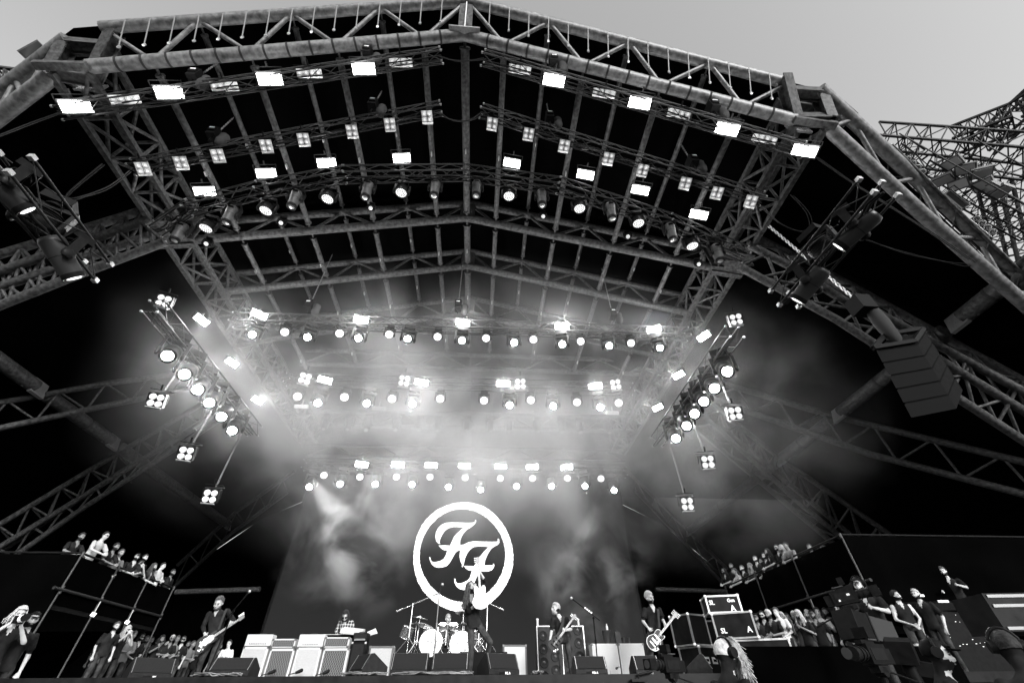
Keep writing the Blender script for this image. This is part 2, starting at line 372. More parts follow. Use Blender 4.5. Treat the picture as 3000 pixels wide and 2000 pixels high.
# ================================================================ LIGHTING RIG
def box_truss(label, pts, w, h, r, m, ndens=.55, group='lighting trusses', up=Vector((0, 0, 1)), name='lighting_truss'):
    t = thing(name, label, 'lighting truss', pts[0], group)
    for (p, q_) in zip(pts, pts[1:]):
        d = (q_-p).normalized(); x = up.cross(d).normalized(); y = d.cross(x); L = (q_-p).length; n = max(3, int(L/ndens))
        cs = [(-w/2, 0), (w/2, 0), (w/2, -h), (-w/2, -h)]
        C = [(p+x*a+y*b, q_+x*a+y*b) for a, b in cs]
        q = MB()
        for a, b in C: q.tube(a, b, r, 8)
        q.build('chords', m, t)
        q = MB()
        for i in range(4):
            A, B = C[i], C[(i+1) % 4]
            for k in range(n):
                a0, a1 = k/n, (k+1)/n
                if k % 2: q.tube(A[0].lerp(A[1], a0), B[0].lerp(B[1], a1), r*.45, 5, cap=False)
                else: q.tube(B[0].lerp(B[1], a0), A[0].lerp(A[1], a1), r*.45, 5, cap=False)
        q.build('lacing', m, t)
        for a, b in C:
            for e in (a, b): q = MB(); q.box(e, (.055, .055, .055)); q.build('end_fork', M_ALU, t)
        q = MB(); c = p.lerp(q_, .5)+y*(-h*.55); off = x*.08
        cc = [p.lerp(q_, k/12)+y*(-h*(.85+.05*random.random()))+x*(.04*random.uniform(-1, 1)) for k in range(13)]
        q.path(cc, .02, 5); q.path([v+off-Vector((0, 0, .04)) for v in cc], .016, 5); q.build('cable_loom', M_RUB, t)
    return t
def chain(p, q, r=.012):
    m = MB(); n = int((q-p).length/.07); d = (q-p).normalized(); x = d.orthogonal().normalized(); y = d.cross(x)
    for i in range(n):
        a = p.lerp(q, i/n); b = p.lerp(q, (i+1.25)/n); o = (x if i % 2 else y)*r*1.3
        m.tube(a+o, b+o, r*.55, 4, cap=False); m.tube(a-o, b-o, r*.55, 4, cap=False)
    return m
def hoist(top, bot, label, bag=True):
    t = thing('chain_hoist', label, 'chain hoist', bot, 'chain hoists')
    chain(top, bot+Vector((0, 0, .3))).build('chain', M_ALU, t)
    q = MB(); q.box(bot+Vector((0, 0, .1)), (.26, .34, .42)); q.box(bot+Vector((0, -.19, .12)), (.2, .06, .2)); q.tube(bot-Vector((0, 0, .1)), bot-Vector((0, 0, .35)), .02, 6); q.build('motor', M_BLK, t)
    q = MB(); q.box(bot+Vector((0, -.225, .14)), (.14, .012, .05)); q.build('sticker', mat('pale_sticker', .6, .6), t)
    if bag:
        q = MB(); q.lathe([(.03, -.32), (.11, -.27), (.15, -.1), (.13, .1), (.15, .2), (.14, .24)], 12, Matrix.Translation(bot+Vector((.28, .05, -.1)))); q.build('chain_bag', M_STRAP, t)
# --- prototypes, built at the origin, lens looking along -Y, hanging point at +Z ------------
def proto(name, cat, parts, mats):
    t = thing(name, '', cat)
    for pn, mb, m in parts: mb.build(pn, m, t)
    return t
FAR = Vector((0, 0, 0))
def strobe_parts():
    h = MB(); h.box((0, .09, 0), (.66, .2, .34)); h.box((0, .22, 0), (.5, .08, .24))
    for k in (-1, 1): h.box((0, -.045, k*.165), (.66, .07, .012), Euler((k*.35, 0, 0)).to_matrix())
    y = MB(); y.box((-.36, .1, .1), (.02, .06, .36)); y.box((.36, .1, .1), (.02, .06, .36)); y.box((0, .1, .29), (.74, .06, .02)); y.tube((0, .1, .29), (0, .1, .42), .03, 8)
    e = MB()
    for k in (-1, 1): e.box((0, -.015, k*.075), (.6, .02, .115))
    r = MB(); r.box((0, -.011, 0), (.62, .01, .3))
    return h, y, e, r
def mk_strobe(em, tilt):
    h, y, e, r = strobe_parts(); R = Euler((tilt, 0, 0)).to_matrix()
    for q in (h, e, r): q.v = [R @ v for v in q.v]
    return proto('strobe_light', 'strobe light', [('housing', h, M_GREYC), ('yoke', y, M_BLK), ('glowing_tubes', e, em), ('reflector', r, M_REFL)], None)
def cell(h, ring, lens, c, r):
    M = Matrix.Translation(Vector(c)) @ Euler((math.radians(90), 0, 0)).to_matrix().to_4x4()
    ring.lathe([(r, -.02), (r, .0), (r*.93, .012), (r*.8, 0), (r*.62, -.03), (r*.6, -.03)], 20, M)
    lens.lathe([(r*.58, -.03), (r*.56, .015), (r*.46, .03), (r*.44, .02), (r*.1, .022)], 18, M)
def mk_blinder(cols, rows, emr=None, lm=None):
    h = MB(); s = .165; W, H = cols*s, rows*s
    h.box((0, .07, 0), (W+.02, .16, H+.02))
    if cols == 2:
        for k in (-1, 1): h.box((k*W*.25, .16, 0), (W*.4, .05, H*.8))
    y = MB(); y.box((-W/2-.05, .07, .05), (.015, .05, H*.7)); y.box((W/2+.05, .07, .05), (.015, .05, H*.7)); y.box((0, .07, H/2+.1), (W+.12, .05, .015)); y.tube((0, .07, H/2+.1), (0, .07, H/2+.24), .025, 8)
    fp = MB(); fp.box((0, -.012, 0), (W+.01, .008, H+.01))
    seam = MB(); seam.box((0, -.018, 0), (.008, .006, H+.01))
    b = thing('blinder_light', '', 'audience blinder')
    h.build('housing', M_BLK2, b); y.build('yoke', M_BLK, b); fp.build('face_plate', emr or mat('pale_face_plate', .6, .45, .1, .1, 10), b); seam.build('seam', M_BLK, b)
    for i in range(cols):
        for j in range(rows):
            c = ((i-(cols-1)/2)*s, -.03, (j-(rows-1)/2)*s); rg = MB(); ln = MB(); cell(h, rg, ln, c, s*.46)
            o = rg.build('lamp_ring', M_REFL, b); ln.build('lens', lm or mat('frosted_lens_added_glow', .6, .3, .1, emit=.2), o)  # default lens: faint emission put into unlit lamps in place of reflected daylight
    fl = MB(); fl.box((0, -.03, -H/2-.03), (W, .012, .07), Euler((.9, 0, 0)).to_matrix()); fl.build('flap', M_ALU, b)
    return b
def mk_wash(tilt, em, dots=37):
    base = MB(); base.box((0, 0, -.07), (.34, .3, .12)); base.tube((0, 0, -.13), (0, 0, -.17), .12, 14); base.tube((-.1, 0, 0), (-.1, 0, .08), .025, 6); base.tube((.1, 0, 0), (.1, 0, .08), .025, 6)
    yk = MB()
    for k in (-1, 1): yk.box((k*.235, 0, -.35), (.05, .12, .4), None, 0); yk.ball((k*.235, 0, -.5), .09, 10, 0, (.5, 1, 1))
    yk.box((0, 0, -.18), (.5, .12, .07))
    R = Matrix.Translation((0, 0, -.48)) @ Euler((tilt, 0, 0)).to_matrix().to_4x4() @ Euler((math.radians(90), 0, 0)).to_matrix().to_4x4()
    hd = MB(); hd.lathe([(.08, -.2), (.16, -.19), (.195, -.13), (.2, -.02), (.205, 0), (.205, .06), (.2, .075), (.185, .075), (.185, .055), (.01, .055)], 28, R)
    fins = MB()
    for k in range(5): fins.lathe([(.2, -.16+.03*k), (.206, -.155+.03*k), (.2, -.15+.03*k)], 28, R)
    L = MB(); pos = [(0, 0)]
    for ring, n in ((1, 6), (2, 12), (3, 18)):
        if len(pos) >= dots: break
        for i in range(n): a = 2*math.pi*(i+.3*ring)/n; pos.append((ring*.052*math.cos(a), ring*.052*math.sin(a)))
    for x, y in pos: L.lathe([(.02, .056), (.022, .064), (.012, .07)], 8, R @ Matrix.Translation((x, y, 0)))
    return proto('wash_light', 'moving light', [('base', base, M_BLK), ('yoke', yk, M_BLK2), ('head', hd, M_BLK2), ('cooling_fins', fins, M_BLK), ('led_dots', L, em)], None)
def mk_spot(tilt, em, sc=1.0, headm=None):
    base = MB(); base.box((0, 0, -.07), (.36, .3, .13)); base.tube((0, 0, -.13), (0, 0, -.18), .13, 14)
    yk = MB()
    for k in (-1, 1): yk.box((k*.22, 0, -.36), (.06, .13, .42)); yk.ball((k*.22, 0, -.52), .1, 10, 0, (.5, 1, 1))
    yk.box((0, 0, -.19), (.48, .14, .07))
    R = Matrix.Translation((0, 0, -.5)) @ Euler((tilt, 0, 0)).to_matrix().to_4x4() @ Euler((math.radians(90), 0, 0)).to_matrix().to_4x4()
    hd = MB(); hd.lathe([(.1, -.33), (.15, -.32), (.175, -.25), (.17, -.1), (.16, .05), (.15, .3), (.15, .38), (.135, .38), (.135, .36), (.01, .36)], 22, R)
    gr = MB()
    for k in range(10): gr.box(R @ Vector((-.07+.0155*k, .155, -.2)), (.006, .14, .03), (R.to_3x3()))
    bd = MB(); bd.lathe([(.16, .0), (.166, .01), (.16, .02)], 22, R); bd.lathe([(.153, .3), (.157, .34), (.153, .38)], 22, R)
    L = MB(); L.lathe([(.13, .362), (.09, .385), (.01, .392)], 16, R)
    return proto('spot_light', 'moving light', [('base', base, M_BLK), ('yoke', yk, M_BLK2), ('head', hd, headm or M_GREYC), ('vent_grille', gr, M_BLK), ('trim_ring', bd, M_BLK), ('lens', L, em)], None)
ALLP = []
class Kind:
    def __init__(s, mk): s.mk = mk; s.p = None
    def put(s, loc, yaw, label, group, scale=1.0):
        if s.p is None: s.p = s.mk(); t = s.p
        else: t = copy_tree(s.p)
        t.location = loc; t.rotation_euler = (0, 0, yaw); t.scale = (scale,)*3
        t['label'] = label; t['group'] = group
        return t
def aim(loc, tgt=Vector((0, -1.5, 0))):        # yaw that turns -Y towards tgt, and the downward tilt
    d = tgt-loc; return math.atan2(d.x, -d.y), math.atan2(-d.z, math.hypot(d.x, d.y))
NTH = lambda i, n: ORD[i]+' from the left' if i < (n+1)//2 else (ORD[n-1-i]+' from the right' if n-1-i else 'rightmost')
def nth(i, n): return 'leftmost' if i == 0 else ('rightmost' if i == n-1 else (ORD[i]+' from the left' if i < (n+1)/2 else ORD[n-1-i]+' from the right'))
def lamp(name, loc, power, size=.12, parent=None):
    l = bpy.data.lights.new(name, 'POINT'); l.energy = power; l.shadow_soft_size = size
    o = bpy.data.objects.new(name, l); COL.objects.link(o); o.location = loc
    return o
UP = Vector((0, 0, 1))
# row trusses -------------------------------------------------------
D1, D2, D3 = 2.2, 2.2, 2.35
TR = {
 'r1l': ('front left lighting truss carrying strobes and four lamp bars', [(185, 318), (1290, 158)], D1-.1),
 'r1r': ('front right lighting truss carrying strobes and four lamp bars', [(1420, 165), (2350, 432)], D1-.1),
 'r2l': ('second left lighting truss carrying square blinders', [(395, 482), (1290, 312)], D2-.15),
 'r2r': ('second right lighting truss carrying square blinders', [(1415, 320), (2230, 575)], D2-.15),
}
for k, (lab, px, d) in TR.items():
    box_truss(lab, [onS(*p, d) for p in px], .34, .34, .025, M_BTRUSS)
box_truss('bowed lighting truss with a row of unlit moving heads and strobes on top', [onS(*p, D3) for p in [(470, 660), (560, 600), (760, 548), (1010, 502), (1365, 497), (1640, 535), (1960, 640), (2180, 735)]], .42, .42, .03, M_BTRUSS)
lt = Kind(lambda: mk_strobe(M_EMS, math.radians(-38)))
rr_ = random.Random(11)
def put_row(kind, pxs, d, lab, group, dz=0, lampW=0, yawk=1.0, sc=1.0, slope=False):
    n = len(pxs); out = []
    for i, (u, v) in enumerate(pxs):
        p = onS(u, v, d) if not callable(d) else d(u, v)
        yaw, tl = aim(p); o_ = kind.put(p+Vector((0, 0, dz)), yaw*yawk, lab.replace('{}', nth(i, n)), group, sc); out.append(o_)
        if slope:
            fw = (Vector((0, -.6, -.3))-p).normalized(); fw = (fw+Vector((rr_.uniform(-.05, .05), rr_.uniform(-.05, .05), 0))).normalized(); xa = Vector((1, 0, -math.copysign(.25, p.x-XR))); ya = -fw; xa = (xa-ya*xa.dot(ya)).normalized(); za = xa.cross(ya)
            o_.rotation_euler = Matrix((xa, ya, za)).transposed().to_euler()
        if lampW: lamp('strobe_beam', p+Vector((0, -.35, -.2)), lampW, .2)
    return out
def steep(t): return math.radians(t)
K_ST = Kind(lambda: mk_strobe(M_EMS, 0))
K_ST2 = Kind(lambda: mk_strobe(M_EMS, steep(35)))
K_BAR = Kind(lambda: mk_blinder(4, 1)); K_SQ = Kind(lambda: mk_blinder(2, 2)); 
def tilted(mk, tilt):
    def f():
        t = mk()
        R = Euler((tilt, 0, 0)).to_matrix().to_4x4()
        def rec(o):
            for c in o.children:
                c.data.transform(R); rec(c)
        rec(t); return t
    return f
K_BAR = Kind(lambda: mk_blinder(4, 1)); K_SQ = Kind(lambda: mk_blinder(2, 2))
r1s = [(223, 313), (496, 272), (791, 232), (1066, 202), (1623, 236), (1874, 302), (2130, 379), (2357, 442)]
put_row(K_ST, r1s, D1+.25, 'blazing white strobe on the front truss row, {}', 'front row strobes', lampW=16, slope=True)
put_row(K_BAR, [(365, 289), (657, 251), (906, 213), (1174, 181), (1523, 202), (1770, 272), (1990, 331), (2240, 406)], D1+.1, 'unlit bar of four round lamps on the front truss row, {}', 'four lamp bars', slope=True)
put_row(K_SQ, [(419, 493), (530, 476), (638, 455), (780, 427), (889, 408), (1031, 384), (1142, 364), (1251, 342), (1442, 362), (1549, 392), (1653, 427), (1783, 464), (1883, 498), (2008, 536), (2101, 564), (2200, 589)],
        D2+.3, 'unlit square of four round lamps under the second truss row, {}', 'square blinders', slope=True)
put_row(K_ST, [(600, 561), (780, 508), (957, 478), (1177, 463), (1500, 478), (1715, 512), (1876, 557), (2047, 629)], D3-.5, 'blazing white strobe standing above the bowed truss, {}', 'bowed truss strobes', lampW=16, slope=True, sc=.95)
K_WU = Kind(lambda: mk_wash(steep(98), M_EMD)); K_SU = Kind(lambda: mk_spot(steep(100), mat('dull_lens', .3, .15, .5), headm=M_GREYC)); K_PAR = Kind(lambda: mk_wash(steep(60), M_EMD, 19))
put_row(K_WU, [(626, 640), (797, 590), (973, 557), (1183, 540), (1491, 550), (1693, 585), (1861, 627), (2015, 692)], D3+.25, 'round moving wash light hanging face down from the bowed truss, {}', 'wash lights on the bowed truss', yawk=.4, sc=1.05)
put_row(K_SU, [(549, 655), (693, 605), (878, 560), (1085, 535), (1279, 532), (1398, 532), (1585, 558), (1783, 595), (1955, 655), (2088, 715)], D3+.25, 'long moving spot light hanging nose down from the bowed truss, {}', 'spot lights on the bowed truss', yawk=.3, sc=1.0)
put_row(K_PAR, [(616, 700), (832, 640), (1091, 598), (1590, 622), (1835, 680), (2040, 760)], D3+.75, 'small dotted lamp dangling under the bowed truss, {}', 'small lamps under the bowed truss', yawk=.5, sc=.55)
# back rows ---------------------------------------------------------
YM, YR4, YR5 = 12.2, 18.5, 24.6
box_truss('back lighting truss level with the brightest strobes', [onY(690, 925, YM), onY(2010, 968, YM)], .4, .4, .03, M_BTRUSS, .5)
box_truss('lighting truss deep in the smoke with two rows of lamps', [onY(845, 1100, YR4), onY(1850, 1128, YR4)], .45, .5, .03, M_BTRUSS, .5)
box_truss('rearmost lighting truss just above the video screen', [onY(895, 1350, YR5), onY(1830, 1372, YR5)], .5, .5, .035, M_BTRUSS, .5)
Y_ = lambda y: (lambda u, v: onY(u, v, y))
K_STH = Kind(lambda: mk_strobe(mat('strobe_glow_back', .9, .4, emit=30), steep(40)))
LW = .24
put_row(K_STH, [(760, 921), (1058, 936), (1356, 944), (1646, 955), (1915, 965)], Y_(YM-.1), 'strobe glaring on the back truss over the stage, {}', 'back truss strobes', lampW=620*LW, sc=.85)
put_row(K_STH, [(952, 1113), (1235, 1120), (1474, 1124), (1744, 1131)], Y_(YR4-.1), 'strobe glaring in the smoke on the deep truss, {}', 'deep truss strobes', lampW=260*LW, sc=1.1)
put_row(K_STH, [(1060, 1359), (1166, 1360), (1263, 1361), (1361, 1362), (1467, 1364), (1559, 1366), (1660, 1367)], Y_(YR5-.1), 'strobe glaring just above the video screen, {}', 'rear truss strobes', lampW=230*LW, sc=1.15)
K_W = Kind(lambda: mk_wash(steep(40), M_EMM)); K_WD = Kind(lambda: mk_wash(steep(35), mat('half_led_glow', .9, .4, emit=1.5))); K_S = Kind(lambda: mk_spot(steep(40), mat('spot_glow', .9, .4, emit=60), headm=M_BLK2))
wd = lambda y: (lambda u, v: onY(u, v, y)+Vector((0, 0, .48)))
put_row(K_W, [(832, 978), (993, 982), (1139, 985), (1281, 992), (1424, 996), (1563, 1000), (1702, 1005), (1850, 1010)], wd(YM-.1), 'lit round wash light under the back truss, {}', 'wash lights on the back truss', sc=.8)
put_row(K_S, [(745, 972), (905, 980), (1053, 984), (1196, 987), (1354, 992), (1506, 998), (1646, 1003), (1783, 1007), (1930, 1012)], wd(YM-.1), 'spot light beaming at the crowd from the back truss, {}', 'spot lights on the back truss', sc=1.15, lampW=30*LW)
put_row(K_W, [(873, 1158), (1010, 1160), (1149, 1165), (1290, 1165), (1418, 1170), (1555, 1169), (1690, 1175), (1812, 1177)], wd(YR4-.1), 'lit round wash light under the deep truss, {}', 'wash lights on the deep truss', sc=1.1)
put_row(K_S, [(938, 1161), (1080, 1163), (1212, 1165), (1493, 1169), (1619, 1172), (1755, 1175)], wd(YR4-.1), 'spot light beaming at the crowd from the deep truss, {}', 'spot lights on the deep truss', sc=1.5, lampW=60*LW)
put_row(K_W, [(950, 1388), (1055, 1393), (1162, 1393), (1260, 1393), (1363, 1395), (1466, 1397), (1560, 1397), (1662, 1397), (1760, 1398)], wd(YR5-.1), 'lit round wash light over the screen top, {}', 'wash lights over the screen', sc=1.1)
put_row(K_S, [(914, 1402), (1003, 1394), (1105, 1395), (1211, 1396), (1316, 1404), (1409, 1411), (1513, 1402), (1614, 1402), (1711, 1402), (1795, 1414)], wd(YR5-.1), 'spot light beaming down over the screen top, {}', 'spot lights over the screen', sc=1.5, lampW=40*LW)
K_SQL = Kind(lambda: mk_blinder(2, 2, M_BLK2, mat('blinder_lens_added_glow', .8, .3, .2, emit=.5)))  # emission added to these blinder lenses so that they read white
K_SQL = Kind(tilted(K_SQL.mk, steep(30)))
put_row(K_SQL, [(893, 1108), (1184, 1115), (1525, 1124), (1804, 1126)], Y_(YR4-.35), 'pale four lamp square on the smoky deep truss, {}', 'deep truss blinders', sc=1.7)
# side ladders running back -----------------------------------------
for s, X, Zs, spots, strobes, lads in ((-1, -10.0, 8.4, [(500, 1035), (549, 1088), (587, 1132), (621, 1170), (656, 1210), (687, 1250)], [(590, 937), (680, 1062), (755, 1172)], ((490, 868), (765, 1248))),
                       (1, 8.0, 8.34, [(2125, 1082), (2088, 1130), (2057, 1168), (2030, 1203), (2007, 1238), (1976, 1274)], [(2062, 985), (1988, 1098), (1927, 1193)], ((2140, 925), (1900, 1265)))):
    sd_ = side[s]; A, B = onX(*lads[0], X), onX(*lads[1], X); zz = 9.2
    box_truss('long lighting truss running back along the %s side of the stage' % sd_, [Vector((X, 9.4, zz)), Vector((X, 17.0, zz))], .45, .45, .03, M_BTRUSS, .5)
    for i, (u, v) in enumerate(spots):
        p = onX(u, v, X); yaw, tl = aim(p)
        t = K_S.put(p+Vector((0, 0, .75)), yaw, 'spot light beaming from the %s side truss, %s from the front' % (sd_, ORD[i]), 'side truss spot lights', 1.5)
        lamp('spot_beam', p+Vector((-s*.15, -.5, -.3)), 95*LW, .1)
    for i, (u, v) in enumerate(strobes):
        p = onX(u, v, X); yaw, tl = aim(p)
        K_STH.put(p, yaw-s*.5, 'strobe turned inward above the %s side truss, %s from the front' % (sd_, ORD[i]), 'side truss strobes', .75)
        lamp('strobe_beam', p+Vector((-s*.35, -.3, -.1)), (330, 280, 150)[i]*LW, .2)
for s, X, lst in ((-1, -10, [(480, 882, None), (457, 1172, (500, 1080)), (545, 1327, (603, 1180)), (616, 1452, (672, 1290))]), (1, 8, [(2156, 936, None), (2153, 1210, (2130, 1110)), (2073, 1352, (2053, 1245)), (2013, 1475, (1983, 1300))])):
    for i, (u, v, top) in enumerate(lst):
        p = onX(u, v, X); yaw, tl = aim(p)
        lab = 'four lamp square on a drop pole at the %s side, %s from the front' % (side[s], ORD[i])
        if top is None: lab = 'square of four lamps clamped to the front end of the %s side truss' % side[s]
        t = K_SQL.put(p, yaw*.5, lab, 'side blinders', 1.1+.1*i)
        if top:
            q = MB(); a = p+Vector((0, .05, .3)); b = Vector((p.x, p.y+.1, 8.6)); q.tube(a, b, .012, 7); q.tube(a+Vector((.04, 0, 0)), b+Vector((.04, 0, 0)), .007, 5)
            q.tube(a+Vector((-.35, 0, .02)), a+Vector((.35, 0, .02)), .025, 7)
            one(q, 'drop_pole', mat('pole_steel', .12, .35, .6), 'thin drop pole holding the %s hanging lamp square at the %s side' % (ORD[i], side[s]), 'pole', 'drop poles')
    # silver moving head at the truss front
    u, v = (478, 965) if s < 0 else (2155, 1000)
    p = onX(u, v, X)
# big moving heads on the two near side trusses ----------------------
M_GLH = mat('glossy_dark_head', .025, .35, .2, spec=.15)
def big_head(kind, tail, lens, dist, lab, sc_):
    a = onD(*tail, dist); b = onD(*lens, dist-.05); d = (b-a).normalized(); yaw = math.atan2(d.x, -d.y); tl = math.asin(-d.z)
    t = (mk_spot(tl, mat('spot_lens_glow', .9, .4, emit=1.1), headm=M_GLH) if kind == 's' else mk_wash(tl, M_LENS)); t.location = (a+b)/2+UP*.5*sc_; t.rotation_euler = (0, 0, yaw); t.scale = (sc_,)*3
    t['label'] = lab; t['group'] = 'near side moving lights'
for pts, lab in ((((2550, 530), (2285, 855)), 'short tilted lighting truss with moving heads at the right, under a loose cable'), (((45, 455), (285, 770)), 'short tilted lighting truss with moving heads at the left, catching stray light')):
    box_truss(lab, [onD(*pts[0], 7.2), onD(*pts[1], 7.9)], .32, .32, .016, M_BTRUSS, .45, name='side_lighting_truss')
big_head('s', (2545, 640), (2480, 700), 7.2, 'big moving spot with lit lens at the top of the right side truss', .75)
big_head('s', (2400, 800), (2350, 862), 7.4, 'big moving spot with lit lens at the foot of the right side truss', .75)
big_head('w', (2400, 720), (2440, 752), 7.6, 'dark round moving wash between two big spots on the right side truss', .9)
big_head('s', (-20, 520), (38, 575), 7.2, 'big moving spot cut by the left frame edge', .72)
big_head('s', (160, 720), (198, 782), 7.4, 'big moving spot with lit lens at the foot of the left side truss', .72)
big_head('w', (120, 640), (95, 668), 7.6, 'dark round moving wash between two big spots on the left side truss', .9)
# floodlights at the shoulders of the arch, and lamps outside on the right
for s, (u, v), lab in ((-1, (105, 160), 'flat floodlight standing up from the left shoulder of the arch'), (1, (2475, 335), 'flat floodlight standing up from the right shoulder of the arch')):
    p = onS(u, v, -.3); t = thing('floodlight', lab, 'floodlight', p, 'shoulder floodlights')
    R = Euler((.3, s*1.0, s*.5)).to_matrix(); q = MB(); q.box(p, (.62, .5, .14), R, taper=.8); q.build('housing', mat('flood_casing', .12, .5, .3), t)
    q = MB(); q.box(p-R @ Vector((0, 0, .08)), (.56, .44, .02), R); q.build('glass', M_LENS, t)
    q = MB(); q.tube(p, p+Vector((-s*.6, .2, -.6)), .04, 6); q.build('bracket', M_GALV, t)
# hoists
for i, (u, v, u2, v2) in enumerate([(617, 206, 570, 232), (1110, 155, 1075, 165), (1600, 178, 1622, 190), (2042, 298, 2090, 322), (680, 375, 625, 400), (1130, 285, 1092, 315), (1590, 320, 1610, 352), (2010, 450, 2030, 480)]):
    a = onS(u, v, .4); b = onS(u2, v2, 1.75); row = 'front' if i < 4 else 'second'
    hoist(Vector((b.x, b.y, prof(abs(b.x-XR))-.3)), b, 'bagged chain hoist above the %s lighting truss row, %s' % (row, nth(i % 4, 4)))
for i, (u, v) in enumerate([(905, 900), (1342, 900), (1795, 925)]):
    b = onY(u, v, YM); hoist(Vector((b.x, b.y, 15.4)), b, 'chain hoist above the brightest back truss, %s' % nth(i, 3))
# hung loudspeaker column at the right
pa = thing('hung_loudspeaker', 'hanging column of five black loudspeaker boxes at the right, seen from behind the grille', 'loudspeaker', onY(2585, 990, 5.2))
P = {k: onY(*uv, y) for k, uv, y in (('tl', (2600, 990), 5.2), ('tr', (2712, 972), 5.2), ('bl', (2700, 1168), 5.2), ('br', (2822, 1145), 5.2))}
q0, q1, q2, q3 = P['tl'], P['tr'], P['bl'], P['br']; back = onY(2566, 1030, 5.0)-q0
for i in range(5):
    a0, a1 = i/5+.014, (i+1)/5-.014
    f = [q0.lerp(q2, a0), q1.lerp(q3, a0), q1.lerp(q3, a1), q0.lerp(q2, a1)]; ctr = sum(f, Vector())/4
    q = MB(); fr = f+[v+back*(.95) for v in f]; q.add(fr, [[0, 1, 2, 3], [7, 6, 5, 4], [0, 4, 5, 1], [1, 5, 6, 2], [2, 6, 7, 3], [3, 7, 4, 0]])
    cb = q.build('cabinet', mat('speaker_cabinet', .0035, .6, 0, .25, 14), pa)
    q = MB(); n_ = (f[1]-f[0]).cross(f[3]-f[0]).normalized(); n_ = -n_ if n_.dot(ctr) > 0 else n_
    q.add([v.lerp(ctr, .05)+n_*.012 for v in f], [[0, 1, 2, 3]]); q.build('grille', mat('speaker_grille', .005, .7, 0, .3, 40), cb)
    q = MB(); e = (f[0]+f[3])/2+back*.45; q.box(e, (.05, .09, .05)); q.build('handle_recess', mat('bright_fitting', .3, .3, .5), cb)
q = MB(); tops = [q0, q1, q1+back, q0+back]
for a, b in zip(tops, tops[1:]+tops[:1]): q.beam(a+UP*.08, b+UP*.08, .07, .07)
q.build('hanging_frame', M_BLK, pa)
q = MB(); mid = (q0+q1)/2+back*.5; q.box(mid+UP*.9+Vector((-.25, 0, 0)), (.3, .3, .34)); q.build('hoist_motor', M_BLK, pa)
chain(mid+UP*4+Vector((-.6, .3, 0)), mid+UP*1.05+Vector((-.25, 0, 0)), .016).build('chain', M_ALU, pa)
q = MB(); q.lathe([(.05, -.5), (.1, -.42), (.13, 0), (.11, .3)], 12, Matrix.Translation(mid+Vector((-.1, 0, .45)))); q.build('chain_bag', M_STRAP, pa)
# outer lighting truss climbing the right front leg, against the sky
ol = [onS(2565, 440, -.5), onS(2830, 700, -.5), onS(3060, 925, -.5)]
box_truss('silver lattice truss climbing outside the right front leg against the sky', [ol[0], ol[2]], .6, .6, .05, M_GALV, .7, name='outer_truss')
def outer_rot(p):
    fw = (Vector((3, -2, 0))-p).normalized(); xa = (ol[2]-ol[0]).normalized(); ya = -fw; xa = (xa-ya*xa.dot(ya)).normalized(); return Matrix((xa, ya, xa.cross(ya))).transposed().to_euler()
K_BARO = Kind(lambda: mk_blinder(4, 1, mat('dark_face_plate', .05, .5), mat('dull_glass', .12, .2, .2)))
for (u, v, k, lab, sc) in ((2680, 485, K_BARO, 'bar of four round lamps fixed outside the right front leg', 1.0), (2885, 660, K_BARO, 'bar of four round lamps low outside the right front leg, by the frame edge', 1.0)):
    p = onS(u, v, -.9); t = k.put(p, 0, lab, 'outer lamp bars', 1.25); t.rotation_euler = outer_rot(p)
K_STO = Kind(lambda: mk_strobe(M_LENS, 0))
t = K_STO.put(onS(2793, 590, -.9), 0, 'unlit strobe fixed outside the right front leg between two lamp bars', 'outer strobe', 1.15); t.rotation_euler = outer_rot(t.location)
# cables
def cable(px, r, label, fn=onD, dist=8, cat='cable', group='slack cables'):
    pts = []
    for p in px: pts.append(onD(p[0], p[1], p[2] if len(p) > 2 else dist))
    sm = []
    for i in range(len(pts)-1):
        p0 = pts[max(i-1, 0)]; p1, p2 = pts[i], pts[i+1]; p3 = pts[min(i+2, len(pts)-1)]
        for k in range(6):
            t = k/6; sm.append(.5*((2*p1)+(-p0+p2)*t+(2*p0-5*p1+4*p2-p3)*t*t+(-p0+3*p1-3*p2+p3)*t**3))
    sm.append(pts[-1])
    r *= .7; q = MB(); q.path(sm, r, 5); q.path([v+Vector((.06, 0, -.05+.03*math.sin(i*.7))) for i, v in enumerate(sm)], r*.8, 5)
    one(q, 'cable', mat('cable_rubber', .015, .6), label, cat, group)
cable([(2385, 458, 12), (2480, 525, 12), (2590, 595, 11.5), (2700, 665, 11), (2840, 760, 10.5)], .016, 'long sagging cable from the rightmost front strobe towards the right frame edge')
cable([(190, 325, 13), (90, 360, 13), (0, 395, 12.5), (-60, 410, 12)], .014, 'thin cable from the leftmost front strobe to the left frame edge')
cable([(380, 500, 13), (320, 545, 12.5), (240, 575, 12), (200, 580, 12), (205, 560, 12), (300, 480, 12)], .016, 'looped cable hanging from the left end of the second truss')
cable([(1285, 165, 14), (1330, 177, 14), (1380, 177, 14), (1418, 170, 14)], .02, 'short cable bridging the gap between the two front trusses')
cable([(1285, 330, 14.6), (1320, 350, 14.5), (1370, 353, 14.5), (1410, 330, 14.6)], .025, 'short cable bridging the gap between the two second trusses')
cable([(2225, 600, 12.5), (2270, 645, 12), (2330, 675, 12), (2370, 668, 12), (2360, 620, 12), (2315, 570, 12)], .014, 'looped cable hanging from the right end of the second truss')
cable([(2500, 690, 10), (2620, 730, 10.5), (2760, 765, 11), (2830, 772, 11)], .014, 'thin cable running right from the dark moving wash')

